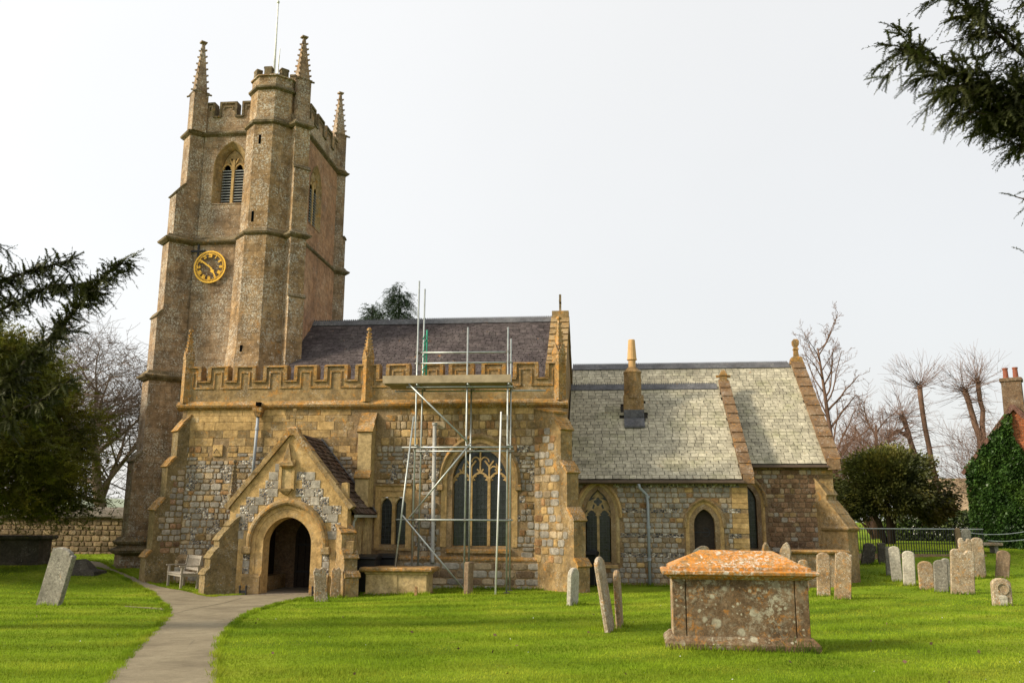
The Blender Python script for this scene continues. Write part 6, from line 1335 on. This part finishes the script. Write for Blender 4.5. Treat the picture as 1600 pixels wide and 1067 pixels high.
# ------------------------------------------------------------------ grass
def in_poly(x, y, P):
    c = np.zeros(len(x), bool); n = len(P); j = n-1
    for i in range(n):
        xi, yi = P[i]; xj, yj = P[j]; k = ((yi > y) != (yj > y)) & (x < (xj-xi)*(y-yi)/(yj-yi+1e-12)+xi); c ^= k; j = i
    return c
N = 520000; th = RNG.uniform(R(-47), R(36), N); rr = 5.5*np.exp(RNG.random(N)*math.log(46/5.5)); gx, gy = rr*np.sin(th), rr*np.cos(th)
jx, jy = gx+.07*np.sin(gx*9+gy*13)*np.sin(gy*5)+RNG.normal(size=N)*.02, gy+.07*np.sin(gy*11-gx*7)+RNG.normal(size=N)*.02
skip = in_poly(jx, jy, PATH_L+PATH_R[::-1]) | in_poly(jx, jy, BR_A+BR_B[::-1]) | ((gx > -15) & (gx < 7.6) & (gy > 27.0)) | ((gx > -10.7) & (gx < -7.25) & (gy > 24.3)) | ((np.abs(gx-1.93) < 1.05) & (np.abs(gy-14.05) < .52))
gx, gy, rr = gx[~skip], gy[~skip], rr[~skip]; n0 = len(gx)
TX, TY, TH = [], [], []                                # longer tufts left by the mower round stones and walls
for o_ in list(bpy.data.objects):
    if o_.parent is None and o_.get('category') in ('headstone', 'stake', 'grave', 'post') :
        p_ = WL[o_.name]; k_ = 130; a_ = RNG.random(k_)*6.283; q_ = .10+.16*RNG.random(k_); TX.append(p_.x+np.cos(a_)*q_*1.5); TY.append(p_.y+np.sin(a_)*q_); TH.append(.05+.09*RNG.random(k_))
for x0_, x1_, y_ in ((-7.2,-1.0,26.75),(-.4,4.4,28.85),(4.5,7.4,30.8),(-13.6,-11,26.7)): k_ = int((x1_-x0_)*260); TX.append(RNG.uniform(x0_,x1_,k_)); TY.append(y_-.12*RNG.random(k_)**2); TH.append(.04+.12*RNG.random(k_)**2)
for x0_, x1_, y0_, y1_ in ((.82,3.02,13.42,13.52),(.80,.88,13.5,14.6),(2.98,3.06,13.5,14.6),(-6.9,-4.9,24.62,24.72)): k_ = 420; TX.append(RNG.uniform(x0_,x1_,k_)); TY.append(RNG.uniform(y0_,y1_,k_)); TH.append(.04+.10*RNG.random(k_)**1.5)
for E_, s0 in ((PATH_L, -1), (PATH_R, 1), (BR_A, -1), (BR_B, 1)):
    E_ = np.array(E_, float); d_ = np.r_[0, np.cumsum(np.hypot(*np.diff(E_, axis=0).T))]; k_ = int(d_[-1]*330); q_ = RNG.random(k_)*d_[-1]; tx = np.interp(q_, d_, E_[:,0])+RNG.normal(size=k_)*.035+.03*np.sin(q_*7); ty = np.interp(q_, d_, E_[:,1])+RNG.normal(size=k_)*.035; kp = ~in_poly(tx, ty, (BR_A+BR_B[::-1]) if abs(len(E_)-len(PATH_L)) < 1 else (PATH_L+PATH_R[::-1])); TX.append(tx[kp]); TY.append(ty[kp]); TH.append(.03+.05*RNG.random(kp.sum()))
TX, TY, TH = map(np.concatenate, (TX, TY, TH)); kp = ~((np.abs(TX+9.0) < 1.0) & (TY > 23.2)); TX, TY, TH = TX[kp], TY[kp], TH[kp]; gx, gy = np.r_[gx, TX], np.r_[gy, TY]; rr = np.hypot(gx, gy)
n = len(gx); h = RNG.uniform(.018,.042,n)*(1+.35*np.sin(gx*2.1+np.sin(gy*1.7))*np.sin(gy*2.3)); h[n0:] = TH; w = .0035*np.maximum(1, rr/9)*RNG.uniform(.7,1.5,n); a = RNG.random(n)*6.283; ln = RNG.uniform(.1,.9,n)*h; b = RNG.random(n)*6.283
g0 = ground_z(gx, gy); sx, sy = np.cos(a)*w, np.sin(a)*w
v = np.stack([np.stack([gx-sx,gy-sy,g0-.004],1), np.stack([gx+sx,gy+sy,g0-.004],1), np.stack([gx+np.cos(b)*ln,gy+np.sin(b)*ln,g0+h],1)],1).reshape(-1,3)
gr = raw_mesh('grass', v, np.arange(3*n).reshape(n,3), 'grass_blade', var=np.repeat(.55*RNG.uniform(-1,1,n)+.42*np.sin(4.6*np.hypot(gx+14, gy-40)+.8*np.sin(gx*.5)+.8*np.sin(gy*.4))+.34*np.sin(gx*1.3+2*np.sin(gy*.6))*np.sin(gy*1.1),3)); gr['kind'] = 'stuff'; gr['label'] = 'short green mown lawn grass around the graves and paths'; gr['category'] = 'grass'

# ---- daisies and last year's leaves scattered in the lawn
n = 420; th = RNG.uniform(R(-44), R(34), n); rr = 8*np.exp(RNG.random(n)*math.log(3.0)); P = np.stack([rr*np.sin(th), rr*np.cos(th), np.zeros(n)], 1); ok = ~(in_poly(P[:,0], P[:,1], PATH_L+PATH_R[::-1]) | in_poly(P[:,0], P[:,1], BR_A+BR_B[::-1])); P = P[ok]; P[:,2] = ground_z(P[:,0], P[:,1])+.035
o = leaves(P[:60], .018, 'daisies', 'pole_white', aspect=1.0); o['kind'] = 'stuff'; o['label'] = 'tiny white daisies dotted through the lawn'; o['category'] = 'daisies'
Q = P[60:120].copy(); Q[:,0] -= 2.5; ok = ~(in_poly(Q[:,0], Q[:,1], PATH_L+PATH_R[::-1])); Q = Q[ok]; Q[:,2] = ground_z(Q[:,0], Q[:,1])+.03
o = leaves(Q, .055, 'fallen_leaves', 'bark_warm', aspect=.7); o['kind'] = 'stuff'; o['label'] = 'small brown fallen leaves lying in the grass'; o['category'] = 'leaves'
